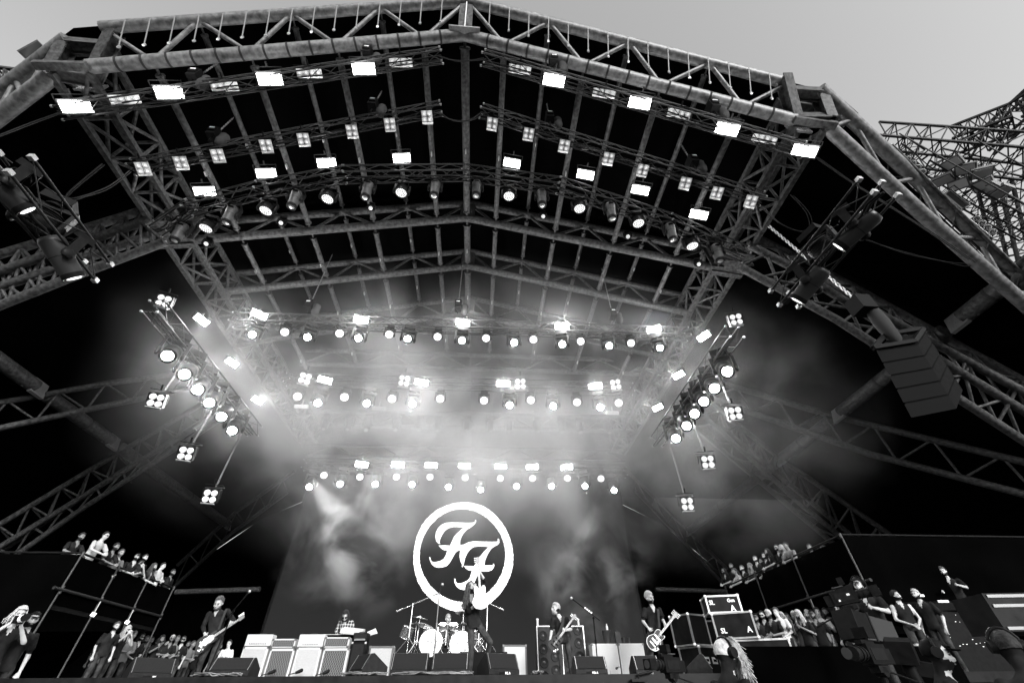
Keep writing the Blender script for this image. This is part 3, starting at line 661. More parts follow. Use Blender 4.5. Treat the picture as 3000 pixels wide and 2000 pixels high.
for (a, b, e, bl, lab) in (((914, 1402), (1010, 1560), 9000, 34, 'beam'), ((1795, 1414), (1730, 1640), 4000, 40, 'beam'), ((1316, 1404), (1325, 1440), 1200, 30, 'beam')):
    p = onY(*a, YR5-.6); q_ = onY(*b, 23.2); l = bpy.data.lights.new('spot_beam', 'SPOT'); l.energy = e*.16; l.spot_size = math.radians(bl); l.spot_blend = .6; l.shadow_soft_size = .1
    o = bpy.data.objects.new('spot_beam', l); COL.objects.link(o); o.location = p; o.rotation_euler = (p-q_).to_track_quat('Z', 'Y').to_euler()

K_DK = Kind(lambda: mk_spot(steep(75), mat('dull_lens', .3, .15, .5), headm=M_BLK2))
put_row(K_DK, [(885+68*i+(9 if i % 3 else -6), 1215+i) for i in range(14)], Y_(22.3), 'dark moving head in the smoke under the rearmost tube truss, {}', 'dark moving heads in the smoke', yawk=.6, sc=1.15)
for i, (u, v) in enumerate(((883, 1190), (1110, 1196), (1581, 1208), (1795, 1209))):
    p = onY(u, v, YR4-.6); q = MB(); q.box(p, (.6, .16, .18), Euler((.6, 0, 0)).to_matrix()); q.box(p+Vector((0, 0, .2)), (.05, .05, .3)); one(q, 'power_box', M_ALU, 'pale flat box hanging among the deep truss lamps, %s' % nth(i, 4), 'power box', 'pale boxes on the deep truss')
# ================================================================ VIDEO SCREEN
YSC = 27.0
def sc(u, v): p = onY(u, v, YSC); return p
x0, x1 = -10.63*27/26, 8.87*27/26; z0, z1 = DECK+.25, 11.3
scr = thing('video_screen', 'huge dark video screen showing a white ringed emblem behind the band', 'video screen', (0, YSC, DECK))
q = MB(); q.box(((x0+x1)/2, YSC+.25, (z0+z1)/2), (x1-x0, .4, z1-z0)); q.build('panel', mat('screen_glow', .006, .6, 0, emit=.006), scr)
for xx in (x0-.06, x1+.06): q = MB(); q.box((xx, YSC+.25, (z0+z1)/2), (.12, .46, z1-z0+.1)); q.build('frame', M_BLK, scr)
M_WHITE = mat('emblem_glow', .9, .5, emit=.42)
def zpx(x, y): return (1150+x/2.613, 1400+y/2.613)      # enlarged picture -> photo pixels
q = MB(); N = 240; outer = []; inner = []; rr = random.Random(3)
co = (540, 603); 
for i in range(N):
    a = 2*math.pi*i/N
    jo = 2.5*math.sin(5*a+1)+rr.uniform(-2.5, 2.5); ji = 2.5*math.sin(4*a+2)+rr.uniform(-2.5, 2.5)
    outer.append(sc(*zpx(co[0]+(382+jo)*math.cos(a), co[1]+(421+jo)*math.sin(a))))
    inner.append(sc(*zpx(535+(326+ji)*math.cos(a), 593+(352+ji)*math.sin(a))))
f_ = Vector((0, -.03, 0)); vs = [v+f_ for v in outer+inner]
q.add(vs, [[i, (i+1) % N, N+(i+1) % N, N+i] for i in range(N)]); q.build('ring', M_WHITE, scr)
F1 = [(632,318),(640,318),(641,332),(632,350),(604,375),(570,395),(545,420),(528,450),(518,480),(517,512),(545,508),(580,490),(620,483),(680,485),(760,487),(797,486),(806,478),(804,466),(808,461),(816,470),(818,492),(806,510),(780,523),(756,540),(738,565),(720,600),(708,632),(703,668),(740,668),(768,667),(770,654),(776,655),(779,668),(772,688),(758,704),(735,713),(700,714),(672,709),(655,738),(640,765),(628,795),(600,830),(575,848),(545,856),(515,848),(490,828),(476,803),(472,780),(475,768),(481,770),(484,790),(495,804),(515,806),(545,797),(575,782),(592,762),(600,735),(608,709),(580,704),(560,690),(547,672),(585,672),(622,674),(636,655),(650,625),(672,598),(700,562),(735,528),(700,522),(655,522),(620,528),(592,548),(572,575),(556,610),(549,640),(543,668),(537,682),(530,678),(533,662),(522,640),(514,605),(515,575),(520,552),(500,556),(482,570),(462,605),(440,645),(415,672),(385,682),(350,685),(322,678),(300,658),(287,630),(281,608),(284,602),(290,608),(294,628),(306,640),(330,642),(365,634),(392,618),(408,590),(420,552),(395,551),(375,540),(352,515),(395,514),(440,516),(452,490),(470,450),(490,425),(518,400),(543,378),(510,376),(470,374),(430,384),(400,405),(380,435),(366,465),(360,490),(366,504),(350,500),(335,482),(328,450),(332,415),(350,380),(375,355),(410,341),(450,338),(520,339),(560,341),(600,340),(625,338),(630,330)]
from mathutils.geometry import tessellate_polygon
pts2 = [sc(*zpx(x, y))+f_*1.1-scr.location for x, y in F1]; bm = bmesh.new(); vv = [bm.verts.new(v) for v in pts2]
for tri in tessellate_polygon([[Vector((v.x, v.z, 0)) for v in pts2]]):
    try: bm.faces.new([vv[k] for k in tri])
    except ValueError: pass
me = bpy.data.meshes.new('letters'); bm.to_mesh(me); bm.free(); me.materials.append(M_WHITE); o = bpy.data.objects.new('letters', me); COL.objects.link(o); o.parent = scr
# ================================================================ PEOPLE
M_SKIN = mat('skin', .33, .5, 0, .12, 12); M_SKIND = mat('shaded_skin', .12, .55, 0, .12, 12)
M_BSHIRT = mat('black_shirt', .013, .75, 0, .5, 6, .5); M_JEANS = mat('dark_jeans', .035, .8, 0, .5, 9, .6); M_SHOE = mat('dark_shoe', .02, .5)
M_GSHIRT = mat('grey_shirt', .1, .8, 0, .3, 7, .4); M_WSHIRT = mat('white_shirt', .45, .8, 0, .15, 7, .4)
M_HAIRD = mat('dark_hair', .02, .5, 0, .5, 30, .6); M_HAIRG = mat('grey_hair', .24, .6, 0, .25, 30, .6); M_HAIRB = mat('fair_hair', .32, .55, 0, .35, 30, .6); M_HAIRM = mat('brown_hair', .055, .5, 0, .5, 30, .6)
M_EYE = mat('eye_dark', .02, .3); M_LIP = mat('lip', .16, .5); M_GLASS = mat('dark_glasses', .01, .15)
def remeshed(mb, voxel, name='body'):
    me = bpy.data.meshes.new(name); me.from_pydata([tuple(v) for v in mb.v], [], mb.f); me.update()
    o = bpy.data.objects.new('tmp', me); COL.objects.link(o)
    md = o.modifiers.new('r', 'REMESH'); md.mode = 'VOXEL'; md.voxel_size = voxel; md.use_smooth_shade = True
    ms = o.modifiers.new('s', 'SMOOTH'); ms.factor = .5; ms.iterations = 2
    dg = bpy.context.evaluated_depsgraph_get(); ev = o.evaluated_get(dg)
    out = bpy.data.meshes.new_from_object(ev); out.name = name
    bpy.data.objects.remove(o); bpy.data.meshes.remove(me)
    return out
def ring_loft(mb, rings, seg=14):   # rings: (center, xvec, yvec)
    vs = []
    for c, x, y in rings:
        for k in range(seg):
            a = 2*math.pi*k/seg; ca, sa = math.cos(a), math.sin(a)
            vs.append(c+x*(abs(ca)**.85*(1 if ca > 0 else -1))+y*(abs(sa)**.85*(1 if sa > 0 else -1)))
    fs = []
    for i in range(len(rings)-1):
        for k in range(seg): fs.append([i*seg+k, i*seg+(k+1) % seg, (i+1)*seg+(k+1) % seg, (i+1)*seg+k])
    fs += [list(range(seg))[::-1], list(range(len(vs)-seg, len(vs)))]
    mb.add(vs, fs)
def cap_(mb, segs, p, q, r1, r2, lab, w=1.0):
    mb.tube(p, q, r1, 10, r2); mb.ball(p, r1*.995, 10); mb.ball(q, r2*.995, 10); segs.append((Vector(p), Vector(q), r1, r2, lab))
def hand(mb, segs, wrist, elbow, dirv, palmn, curl, s=1.0):
    d = dirv.normalized(); n = (palmn-d*palmn.dot(d)); n = n.normalized() if n.length > 1e-3 else d.orthogonal().normalized(); sd_ = d.cross(n)
    c = wrist+d*.05*s
    for k in (-1, 0, 1): cap_(mb, segs, wrist+sd_*k*.012*s, wrist+d*.085*s+sd_*k*.026*s, .015*s, .013*s, 0)
    for i, (o, L) in enumerate(((-.034, .066), (-.011, .078), (.012, .074), (.034, .058))):
        p = wrist+d*.09*s+sd_*o*s; a = curl+.1*i*curl
        d1 = (d*math.cos(a)+n*math.sin(a)); q = p+d1*L*.5*s; d2 = (d*math.cos(2.0*a)+n*math.sin(2.0*a)); r_ = q+d2*L*.5*s
        cap_(mb, segs, p, q, .0115*s, .0105*s, 0); cap_(mb, segs, q, r_, .0105*s, .009*s, 0)
    p = wrist+d*.025*s-sd_*.026*s; q = p-sd_*.034*s+d*.03*s+n*.015*s; cap_(mb, segs, p, q, .014*s, .012*s, 0); cap_(mb, segs, q, q+d*.03*s+n*.02*s, .012*s, .0095*s, 0)
def make_body(J, face, hface, s=1.0, sleeve='long', voxel=.014, untucked=True, slim=1.0, bulk=1.0, curl=(.7, .7), pn=None, shorts=False, vneck=True, hs=1.0):
    """joints in metres (any frame) -> one continuous skinned figure; slots 0 skin 1 top 2 trousers 3 shoes"""
    mb = MB(); S = []; face = face.normalized(); up = Vector((0, 0, 1))
    sh = (J['sR']+J['sL'])/2; hp = (J['hR']+J['hL'])/2; spine = (J['neck']-hp).normalized()
    sx = (J['sL']-J['sR']); hx = (J['hL']-J['hR'])
    fx = face-spine*face.dot(spine); fx.normalize()
    def lat(v): v = v-spine*v.dot(spine); return v.normalized()
    sxn, hxn = lat(sx), lat(hx); wS = sx.length/2; 
    def fr(x): y = spine.cross(x); return y.normalized()
    R = []
    for t, wd_, dp, xx in ((-.1, .15, .115, hxn), (.03, .172, .125, hxn), (.2, .158, .118, hxn), (.4, .15, .108, sxn), (.62, .168, .12, sxn), (.8, .18, .122, sxn), (.92, .15, .1, sxn), (1.0, .085, .072, sxn), (1.05, .055, .056, sxn)):
        c = hp.lerp(J['neck'], t); R.append((c, xx*wd_*s*bulk*slim, fr(xx)*dp*s*bulk))
    ring_loft(mb, R)
    for i in range(len(R)-1):
        S.append((R[i][0], R[i+1][0], .14*s, .14*s, 1 if i > 0 else 2))
    if untucked:
        pass
    neck_top = J['neck'].lerp(J['head'], .55)
    cap_(mb, S, J['neck']-spine*.03, neck_top, .064*s, .06*s, 0)
    # head
    h = J['head']; hf = hface.normalized(); hu = (h-J['neck']).normalized()*.55+up*.45; hu = (hu-hf*hu.dot(hf)).normalized(); hr = hf.cross(hu)
    M = Matrix((hr, hf, hu)).transposed()
    hsz = s*hs
    def H(x, y, z): return h+M @ Vector((x, y, z))*hsz
    def ell(c, rx, ry, rz, seg=14):
        q = MB(); q.ball((0, 0, 0), 1, seg); pr = [(math.sin(math.pi*i/9), -math.cos(math.pi*i/9)) for i in range(1, 9)]
        q = MB(); q.lathe(pr, seg); mb.add([c+M @ Vector((v.x*rx, v.y*ry, v.z*rz))*hsz for v in q.v], q.f)
    ell(H(0, -.012, .03), .076, .096, .092); ell(H(0, .025, -.035), .062, .068, .085); ell(H(0, .05, -.085), .036, .034, .03)
    ell(H(0, .062, .03), .052, .032, .03); cap_(mb, S, H(0, .09, .02), H(0, .112, -.022), .011*s, .018*s, 0); ell(H(0, .083, -.058), .026, .018, .014)
    for k in (-1, 1): ell(H(k*.078, -.005, -.005), .012, .022, .034); ell(H(k*.042, .06, -.02), .026, .026, .022)
    S.append((H(0, 0, .05), H(0, .03, -.09), .09*s, .06*s, 0))
    # arms
    for k, a in (('R', -1), ('L', 1)):
        A, B, C_ = J['s'+k], J['e'+k], J['w'+k]
        sl = .012
        if sleeve == 'long': cap_(mb, S, A, B, .057*s*bulk, .05*s*bulk, 1); e2 = B.lerp(C_, .84); cap_(mb, S, B, e2, .05*s*bulk, .038*s*bulk, 1); cap_(mb, S, B.lerp(C_, .8), C_, .03*s, .026*s, 0)
        elif sleeve == 'short':
            m_ = A.lerp(B, .72); cap_(mb, S, A, A.lerp(B, .3), .058*s*bulk, .06*s*bulk, 1); mb.tube(A.lerp(B, .2), m_, .06*s*bulk, 12, .068*s*bulk); S.append((A, m_, .065*s, .07*s, 1)); cap_(mb, S, A.lerp(B, .5), B, .046*s, .041*s, 0); cap_(mb, S, B, C_, .042*s, .027*s, 0)
        elif sleeve == 'rolled':
            cap_(mb, S, A, B, .062*s*bulk, .052*s*bulk, 1); m_ = B.lerp(C_, .3); mb.tube(B, m_, .052*s*bulk, 12, .05*s*bulk); S.append((B, m_, .052*s, .05*s, 1)); cap_(mb, S, B, C_, .042*s, .027*s, 0)
        else: cap_(mb, S, A, B, .05*s, .038*s, 0); cap_(mb, S, B, C_, .038*s, .026*s, 0)
        hd_ = J.get('f'+k); dv = (hd_-C_) if hd_ is not None else (C_-B)
        pnv = (pn or {}).get(k, face*-1 if hd_ is None else face)
        hand(mb, S, C_, B, dv, pnv, curl[0 if k == 'R' else 1], s)
        # legs
        hpk, kn, an = J['h'+k], J['k'+k], J['a'+k]
        if shorts:
            cap_(mb, S, hpk, hpk.lerp(kn, .6), .092*s, .088*s, 2); cap_(mb, S, hpk.lerp(kn, .3), kn, .07*s, .055*s, 0); cap_(mb, S, kn, an, .055*s, .035*s, 0)
        else:
            cap_(mb, S, hpk, kn, .09*s*slim*bulk, .064*s*bulk, 2); cap_(mb, S, kn, an, .062*s*bulk, .048*s*bulk, 2)
        ft = J.get('t'+k) or an+face*.17*s-Vector((0, 0, .05*s)); cap_(mb, S, an-Vector((0, 0, .045*s)), ft, .042*s, .032*s, 3)
    me = remeshed(mb, voxel*s)
    n = len(me.polygons); cen = np.empty(n*3); me.polygons.foreach_get('center', cen); cen = cen.reshape(-1, 3)
    best = np.full(n, 1e9); lab = np.zeros(n, int)
    for p, q, r1, r2, l in S:
        p = np.array(p); q = np.array(q); d = q-p; L2 = max(1e-9, d @ d); t = np.clip(((cen-p) @ d)/L2, 0, 1)
        dist = np.linalg.norm(cen-(p+t[:, None]*d), axis=1)-(r1+(r2-r1)*t)
        if l == 1 and r1 > .13*s: dist = np.linalg.norm(cen-(p+t[:, None]*d), axis=1)-.16*s
        better = dist < best; best[better] = dist[better]; lab[better] = l
    if vneck:  # open collar: a wedge of skin below the throat
        o_ = np.array(J['neck']); fxn = np.array(fx); sp = np.array(spine); sxx = np.array(sxn)
        rel = cen-o_; a = rel @ sp; b = np.abs(rel @ sxx); c = rel @ fxn
        lab[(c > .02) & (a > -.13*s) & (a < .06) & (b < (.055*s+a*.38)) & (lab == 1)] = 0
    me.polygons.foreach_set('material_index', lab.astype(np.int32)); me.polygons.foreach_set('use_smooth', [True]*n)
    return me, (h, M, hsz)
def face_parts(hd, parent, off, eyes='open', beard=None, brow=None, mouth=0, glasses=False):
    h, M, s = hd
    def H(x, y, z): return h+M @ Vector((x, y, z))*s
    e = MB()
    for k in (-1, 1):
        q = MB(); q.ball((0, 0, 0), 1, 8); e.add([H(k*.03+v.x*.014, .086+v.y*.01, .012+v.z*.006) for v in q.v], q.f, True)
    loc_build(e, 'eyes', M_EYE, parent, off)
    b = MB()
    for k in (-1, 1): b.path([H(k*.014, .096, .028), H(k*.03, .095, .034), H(k*.048, .084, .029)], .0045*s, 5)
    loc_build(b, 'eyebrows', brow or M_HAIRM, parent, off)
    m = MB(); q = MB(); q.ball((0, 0, 0), 1, 8); m.add([H(v.x*.022, .1+v.y*.008, -.058+v.z*(.006+mouth)) for v in q.v], q.f, True)
    loc_build(m, 'mouth', M_LIP if mouth < .01 else M_EYE, parent, off)
    if beard:
        g_ = MB(); q = MB(); q.lathe([(math.sin(math.pi*i/8), -math.cos(math.pi*i/8)) for i in range(1, 8)], 14)
        g_.add([H(v.x*.064, .036+v.y*.066, -.075+v.z*.045) for v in q.v], q.f, True); loc_build(g_, 'beard', beard, parent, off)
    if glasses:
        g_ = MB()
        for k in (-1, 1): g_.add([H(k*.032+x*.024, .104, .01+z*.017) for x, z in ((-1, -1), (1, -1), (1, 1), (-1, 1))]+[H(k*.032+x*.024, .097, .01+z*.017) for x, z in ((-1, -1), (1, -1), (1, 1), (-1, 1))], [[0, 1, 2, 3], [7, 6, 5, 4], [0, 4, 5, 1], [1, 5, 6, 2], [2, 6, 7, 3], [3, 7, 4, 0]])
        g_.path([H(-.08, 0, .012), H(-.058, .1, .014), H(0, .108, .016), H(.058, .1, .014), H(.08, 0, .012)], .0035*s, 4); loc_build(g_, 'glasses', M_GLASS, parent, off)
def loc_build(mb, name, m, parent, off):
    mb.v = [v-off for v in mb.v]
    me = bpy.data.meshes.new(name); me.from_pydata([tuple(v) for v in mb.v], [], mb.f); me.polygons.foreach_set('use_smooth', [True]*len(mb.f)); me.materials.append(m)
    o = bpy.data.objects.new(name, me); COL.objects.link(o); o.parent = parent; return o
def hair(hd, parent, off, style, m, seed=1):
    h, M, s = hd; rr = random.Random(seed)
    def H(x, y, z): return h+M @ Vector((x, y, z))*s
    g_ = MB(); N1, N2 = 12, 18; vs = []
    zt = {'short': .03, 'crop': .035, 'long': -.02, 'bob': -.02, 'cap': .035}[style]; th = {'short': 1.07, 'crop': 1.1, 'long': 1.14, 'bob': 1.2, 'cap': 1.12}[style]
    for i in range(N1+1):
        el = math.pi/2*(1-i/N1*1.0)
        for k in range(N2):
            a = 2*math.pi*k/N2; fr = math.cos(a)  # a=0 -> forward
            low = -.35 if fr < .2 else .55*min(1, (fr-.2)/.4)+(-.35)*(1-min(1, (fr-.2)/.4))
            e = math.pi/2*(1-i/N1)+low*(i/N1); j = 1+rr.uniform(-.03, .05)*(0 if style == 'cap' else 1)
            vs.append(H(math.sin(a)*math.cos(e)*.08*th*j, -.012+math.cos(a)*math.cos(e)*.1*th*j, .03+math.sin(e)*.1*th*j))
    fs = [[i*N2+k, i*N2+(k+1) % N2, (i+1)*N2+(k+1) % N2, (i+1)*N2+k] for i in range(N1) for k in range(N2)]
    g_.add(vs, fs, True)
    if style == 'cap':
        g_.box(H(0, .13, .055), (.13*s, .1*s, .012*s), M)
    if style in ('long', 'bob'):
        L = .34 if style == 'long' else .16
        for i in range(110):
            a = rr.uniform(math.radians(55), math.radians(305)); e = rr.uniform(-.2, .6)
            p = H(math.sin(a)*math.cos(e)*.086, -.012+math.cos(a)*math.cos(e)*.108, .03+math.sin(e)*.1); out = (p-h).normalized()
            pts = [p, p+out*.02*s+Vector((0, 0, -L*.3*s)), p+out*(.03+rr.uniform(-.01, .03))*s+Vector((rr.uniform(-.02, .02), rr.uniform(-.02, .02), -L*.65*s)), p+out*(.02+rr.uniform(-.02, .04))*s+Vector((rr.uniform(-.03, .03), rr.uniform(-.03, .03), -L*rr.uniform(.85, 1.1)*s))]
            g_.path(pts, .008*s, 4)
    return loc_build(g_, 'cap' if style == 'cap' else 'hair', m, parent, off)
def performer(label, Yb, J2, face, hface, group=None, hairst=None, top=M_BSHIRT, legs=M_JEANS, skin=M_SKIN, fk={}, **kw):
    J = {k: onY(v[0], v[1], Yb+(v[2] if len(v) > 2 else 0)) for k, v in J2.items()}
    base = Vector(((J['hR'].x+J['hL'].x)/2, Yb, DECK))
    kw.setdefault('hs', 1.17); me, hd = make_body(J, face, hface, **kw)
    me.transform(Matrix.Translation(-base))
    for m_ in (skin, top, legs, M_SHOE): me.materials.append(m_)
    t = thing('person', label, 'person', base); 
    if group: t['group'] = group
    o = bpy.data.objects.new('body', me); COL.objects.link(o); o.parent = t
    if hairst: hair(hd, t, base, hairst[0], hairst[1])
    face_parts(hd, t, base, **fk)
    return t, J, hd, base
def feet(J, floor=DECK): pass
V = Vector
# --- guitars -----------------------------------------------------------------
OUT = {
 'offset': [(-.5,0),(-.62,.25),(-.5,.5),(-.36,.62),(-.42,.8),(-.38,.98),(-.2,1.0),(-.12,.86),(.12,.82),(.22,.94),(.36,.9),(.42,.72),(.34,.56),(.44,.38),(.62,.2),(.52,-.08),(.2,-.1),(-.2,-.02)],
 'semi': [(0,-.02),(-.35,.02),(-.56,.16),(-.6,.34),(-.46,.52),(-.38,.62),(-.44,.78),(-.42,.94),(-.28,1.0),(-.12,.92),(-.09,.8),(.09,.8),(.12,.92),(.28,1.0),(.42,.94),(.44,.78),(.38,.62),(.46,.52),(.6,.34),(.56,.16),(.35,.02)],
 'single': [(0,-.02),(-.34,.02),(-.55,.18),(-.57,.36),(-.42,.54),(-.34,.64),(-.42,.8),(-.36,.94),(-.18,1.0),(-.08,.95),(.08,.86),(.14,.82),(.28,.97),(.4,.92),(.36,.76),(.33,.64),(.42,.54),(.57,.36),(.55,.18),(.34,.02)],
 'bass': [(-.5,0),(-.6,.25),(-.44,.45),(-.32,.6),(-.4,.85),(-.34,1.05),(-.2,1.04),(-.12,.86),(.12,.8),(.24,.92),(.36,.88),(.4,.7),(.32,.52),(.44,.36),(.6,.2),(.48,-.04),(.1,-.06)]}
def smooth_poly(P, n=3):
    for _ in range(n-1):
        Q = []
        for i in range(len(P)):
            a, b = P[i], P[(i+1) % len(P)]; Q += [(a[0]*.75+b[0]*.25, a[1]*.75+b[1]*.25), (a[0]*.25+b[0]*.75, a[1]*.25+b[1]*.75)]
        P = Q
    return P
def guitar(label, kind, end, tip, normal, total, bodym, topm, guard=None, frets=M_REFL, neckm=None, cat='guitar'):
    ax = (tip-end).normalized(); n = (normal-ax*normal.dot(ax)).normalized(); wv = ax.cross(n); 
    BL = total*.44; W = total*.34*(1.02 if kind == 'semi' else .95)
    t = thing('electric_guitar' if cat == 'guitar' else 'bass_guitar', label, cat, end)
    def P(w, a, d=0): return end+wv*(w*W*.82)+ax*(a*BL)+n*d
    def slab(name, poly, d0, d1, m, par):
        q = MB(); k = len(poly); q.add([P(w, a, d0) for w, a in poly]+[P(w, a, d1) for w, a in poly], [list(range(k)), list(range(k, 2*k))[::-1]]+[[i, k+i, k+(i+1) % k, (i+1) % k] for i in range(k)]); return q.build(name, m, par)
    o = smooth_poly(OUT[kind]); body = slab('body', o, -.022, .02, bodym, t)
    inner = [(w*.93, .45+(a-.45)*.95) for w, a in o]; slab('top', inner, .019, .0235, topm, body)
    if guard: slab('pickguard', smooth_poly(guard[0]), .0232, .0265, guard[1], body)
    nk = MB(); j = end+ax*BL*.8; hs = tip-ax*total*.13
    nk.beam(j+n*.02, hs+n*.02, .048, .022, n); nk.build('neck', neckm or mat('neck_wood', .16, .4), t)
    fb = MB()
    for i in range(16): a = .04+i*(.92/16); c = j.lerp(hs, a)+n*.033; fb.beam(c-wv*.023, c+wv*.023, .003, .003)
    fb.build('frets', frets, t)
    hd_ = MB(); pts = [(-.024, 0), (-.045, .03), (-.05, .12), (-.03, .17), (.0, .185), (.035, .16), (.045, .05), (.024, 0)]
    k = len(pts); hd_.add([hs+wv*a+ax*b*(total*.13/.18)+n*.012 for a, b in pts]+[hs+wv*a+ax*b*(total*.13/.18)+n*.03 for a, b in pts], [list(range(k)), list(range(k, 2*k))[::-1]]+[[i, k+i, k+(i+1) % k, (i+1) % k] for i in range(k)])
    hd_.build('headstock', neckm or mat('neck_wood', .16, .4), t)
    pg = MB()
    for i in range(6 if cat == 'guitar' else 4):
        s_ = (1 if i % 2 else -1) if kind != 'offset' else -1; c = hs+ax*(.03+.02*i)*(total/1.0)+n*.02
        pg.tube(c+wv*s_*.03, c+wv*s_*.075, .008, 6); pg.ball(c+wv*s_*.08, .014, 6)
    pg.build('tuning_pegs', M_REFL, t)
    hw = MB()
    for a in (.62, .4): hw.box(P(0, a, .028), (.001, .001, .001)); hw.beam(P(-.28, a, .03), P(.28, a, .03), .035, .014, n)
    hw.beam(P(-.27, .22, .032), P(.27, .22, .032), .022, .016, n); hw.build('pickups', M_REFL if kind != 'bass' else M_BLK, body)
    kn = MB()
    for w_, a in ((.35, .12), (.46, .22), (.28, .02), (.4, .06)): c = P(w_*.95, a+.04, .02); kn.tube(c, c+n*.02, .014, 8)
    kn.build('knobs', M_REFL, body)
    st_ = MB()
    for i in range(6 if cat == 'guitar' else 4):
        o_ = (i-2.5)*.0072; st_.tube(P(0, .2, .038)+wv*o_*1.3, hs+n*.037+wv*o_, .0012, 3)
    st_.build('strings', M_REFL, t)
    return t
def strap(pts, label, w=.05):
    q = MB()
    for a, b in zip(pts, pts[1:]): q.beam(a, b, w, .006, Vector((0, -1, 0)))
    one(q, 'guitar_strap', M_STRAP, label, 'strap')
# --- the band ----------------------------------------------------------------
FR = Vector((0, -1, 0))
# singer
tS, JS, hS, bS = performer('long haired singer in black shirt and jeans leaning back with a white guitar raised', 11.0,
  dict(head=(1382, 1722), neck=(1379, 1750), sR=(1364, 1760), sL=(1406, 1752), eR=(1374, 1792, -.12), wR=(1396, 1766, -.3), fR=(1404, 1757, -.32), eL=(1423, 1706, -.05), wL=(1408, 1678, -.16), fL=(1402, 1668, -.2),
       hR=(1379, 1832), hL=(1402, 1832), kR=(1381, 1900, -.05), kL=(1436, 1880, -.2), aR=(1377, 1968), aL=(1424, 1938, .05)),
  Vector((.35, -1, 0)), Vector((.75, -.5, .75)), hairst=None, sleeve='rolled', voxel=.011, curl=(.6, 1.1), fk=dict(brow=M_HAIRD, beard=M_HAIRD, mouth=.006), vneck=True)
hair(hS, tS, bS, 'long', M_HAIRM, 4)
end = onY(1409, 1783, 10.62); tip = onY(1399.5, 1632, 10.75)
guitar('white hollow body guitar held upright against the emblem by the singer', 'semi', end, tip, Vector((.12, -1, .15)), (tip-end).length, mat('white_lacquer', .6, .2), mat('white_top', .6, .18), ([(.12,.62),(.3,.62),(.34,.42),(.28,.24),(.14,.24)], mat('white_guard', .55, .2)))
# left guitarist
tL, JL, hL, bL = performer('guitarist in dark shirt bowing over a pale guitar beside the left microphone stand', 12.4,
  dict(head=(641, 1766, -.12), neck=(639, 1789), sR=(613, 1797), sL=(666, 1789), eR=(595, 1835), wR=(600, 1855, -.25), fR=(604, 1866, -.3), eL=(684, 1816, -.1), wL=(681, 1823, -.32), fL=(672, 1822, -.38),
       hR=(616, 1876), hL=(641, 1876), kR=(592, 1928, -.15), kL=(621, 1930, -.05), aR=(577, 1978, .05), aL=(606, 1982)),
  Vector((.25, -1, 0)), Vector((.12, -1, -.55)), hairst=('short', M_HAIRM), sleeve='long', voxel=.012, curl=(.9, 1.2), fk=dict(brow=M_HAIRM, beard=M_HAIRM), bulk=1.05)
end = onY(577, 1898, 12.05); tip = onY(717, 1804, 12.0)
guitar('offset body guitar with pale pickguard slung low by the left guitarist', 'offset', end, tip, Vector((.0, -1, .15)), (tip-end).length, mat('walnut_lacquer', .03, .2), mat('walnut_top', .04, .2), ([(-.1,.12),(-.3,.4),(-.25,.75),(-.05,.85),(.2,.8),(.28,.6),(.2,.3),(.05,.1)], mat('white_guard', .55, .2)))
strap([onY(664, 1782, 12.2), onY(650, 1816, 12.12), onY(641, 1843, 12.08)], 'dark strap over the left guitarist shoulder')
# bassist
tB, JB, hB, bB = performer('bassist in black short sleeved shirt shouting to the left before the tall speaker cabinets', 13.0,
  dict(head=(1628, 1783), neck=(1638, 1806), sR=(1620, 1813), sL=(1660, 1812), eR=(1616, 1848), wR=(1611, 1876, -.25), fR=(1612, 1888, -.3), eL=(1672, 1842, -.1), wL=(1656, 1846, -.35), fL=(1648, 1842, -.4),
       hR=(1636, 1877), hL=(1662, 1877), kR=(1643, 1928, -.05), kL=(1668, 1926), aR=(1646, 1975), aL=(1675, 1975)),
  Vector((.1, -1, 0)), Vector((-1, -.45, .05)), hairst=('crop', M_HAIRG), sleeve='short', voxel=.013, curl=(.9, 1.2), fk=dict(brow=M_HAIRG, beard=M_HAIRG, mouth=.007), skin=M_SKIN)
end = onY(1614, 1902, 12.6); tip = onY(1686, 1800, 12.6)
guitar('dark bass guitar held steeply across the bassist', 'bass', end, tip, Vector((0, -1, .1)), (tip-end).length, mat('black_lacquer', .02, .15), mat('black_top', .03, .12), ([(-.3,.3),(-.2,.8),(.1,.8),(.3,.5),(.2,.1)], mat('dark_guard', .05, .2)), neckm=mat('dark_neck', .09, .35), cat='bass')
strap([onY(1651, 1801, 12.8), onY(1648, 1825, 12.75), onY(1641, 1850, 12.7)], 'broad pale strap over the bassist shoulder', .07)
# right guitarist
tG, JG, hG, bG = performer('grey haired guitarist in black short sleeved shirt looking down at his dark guitar', 12.2,
  dict(head=(1902, 1750, -.05), neck=(1910, 1778), sR=(1889, 1785), sL=(1932, 1785), eR=(1884, 1819), wR=(1899, 1838, -.26), fR=(1906, 1846, -.3), eL=(1942, 1816, -.08), wL=(1951, 1829, -.3), fL=(1944, 1828, -.36),
       hR=(1905, 1862), hL=(1930, 1862), kR=(1906, 1918, -.05), kL=(1936, 1916), aR=(1903, 1972), aL=(1938, 1972)),
  Vector((.1, -1, 0)), Vector((.45, -1, -.35)), hairst=('crop', M_HAIRG), sleeve='short', voxel=.012, curl=(.8, 1.2), fk=dict(brow=M_HAIRG), bulk=1.05)
end = onY(1903, 1896, 11.85); tip = onY(1983, 1794, 11.8)
guitar('dark single cut guitar with white binding played by the grey haired guitarist', 'single', end, tip, Vector((0, -1, .1)), (tip-end).length, mat('ivory_binding', .45, .25), mat('charcoal_top', .04, .15), ([(.1,.6),(.28,.62),(.32,.4),(.24,.28)], mat('cream_guard', .5, .2)), neckm=mat('neck_wood', .16, .4))
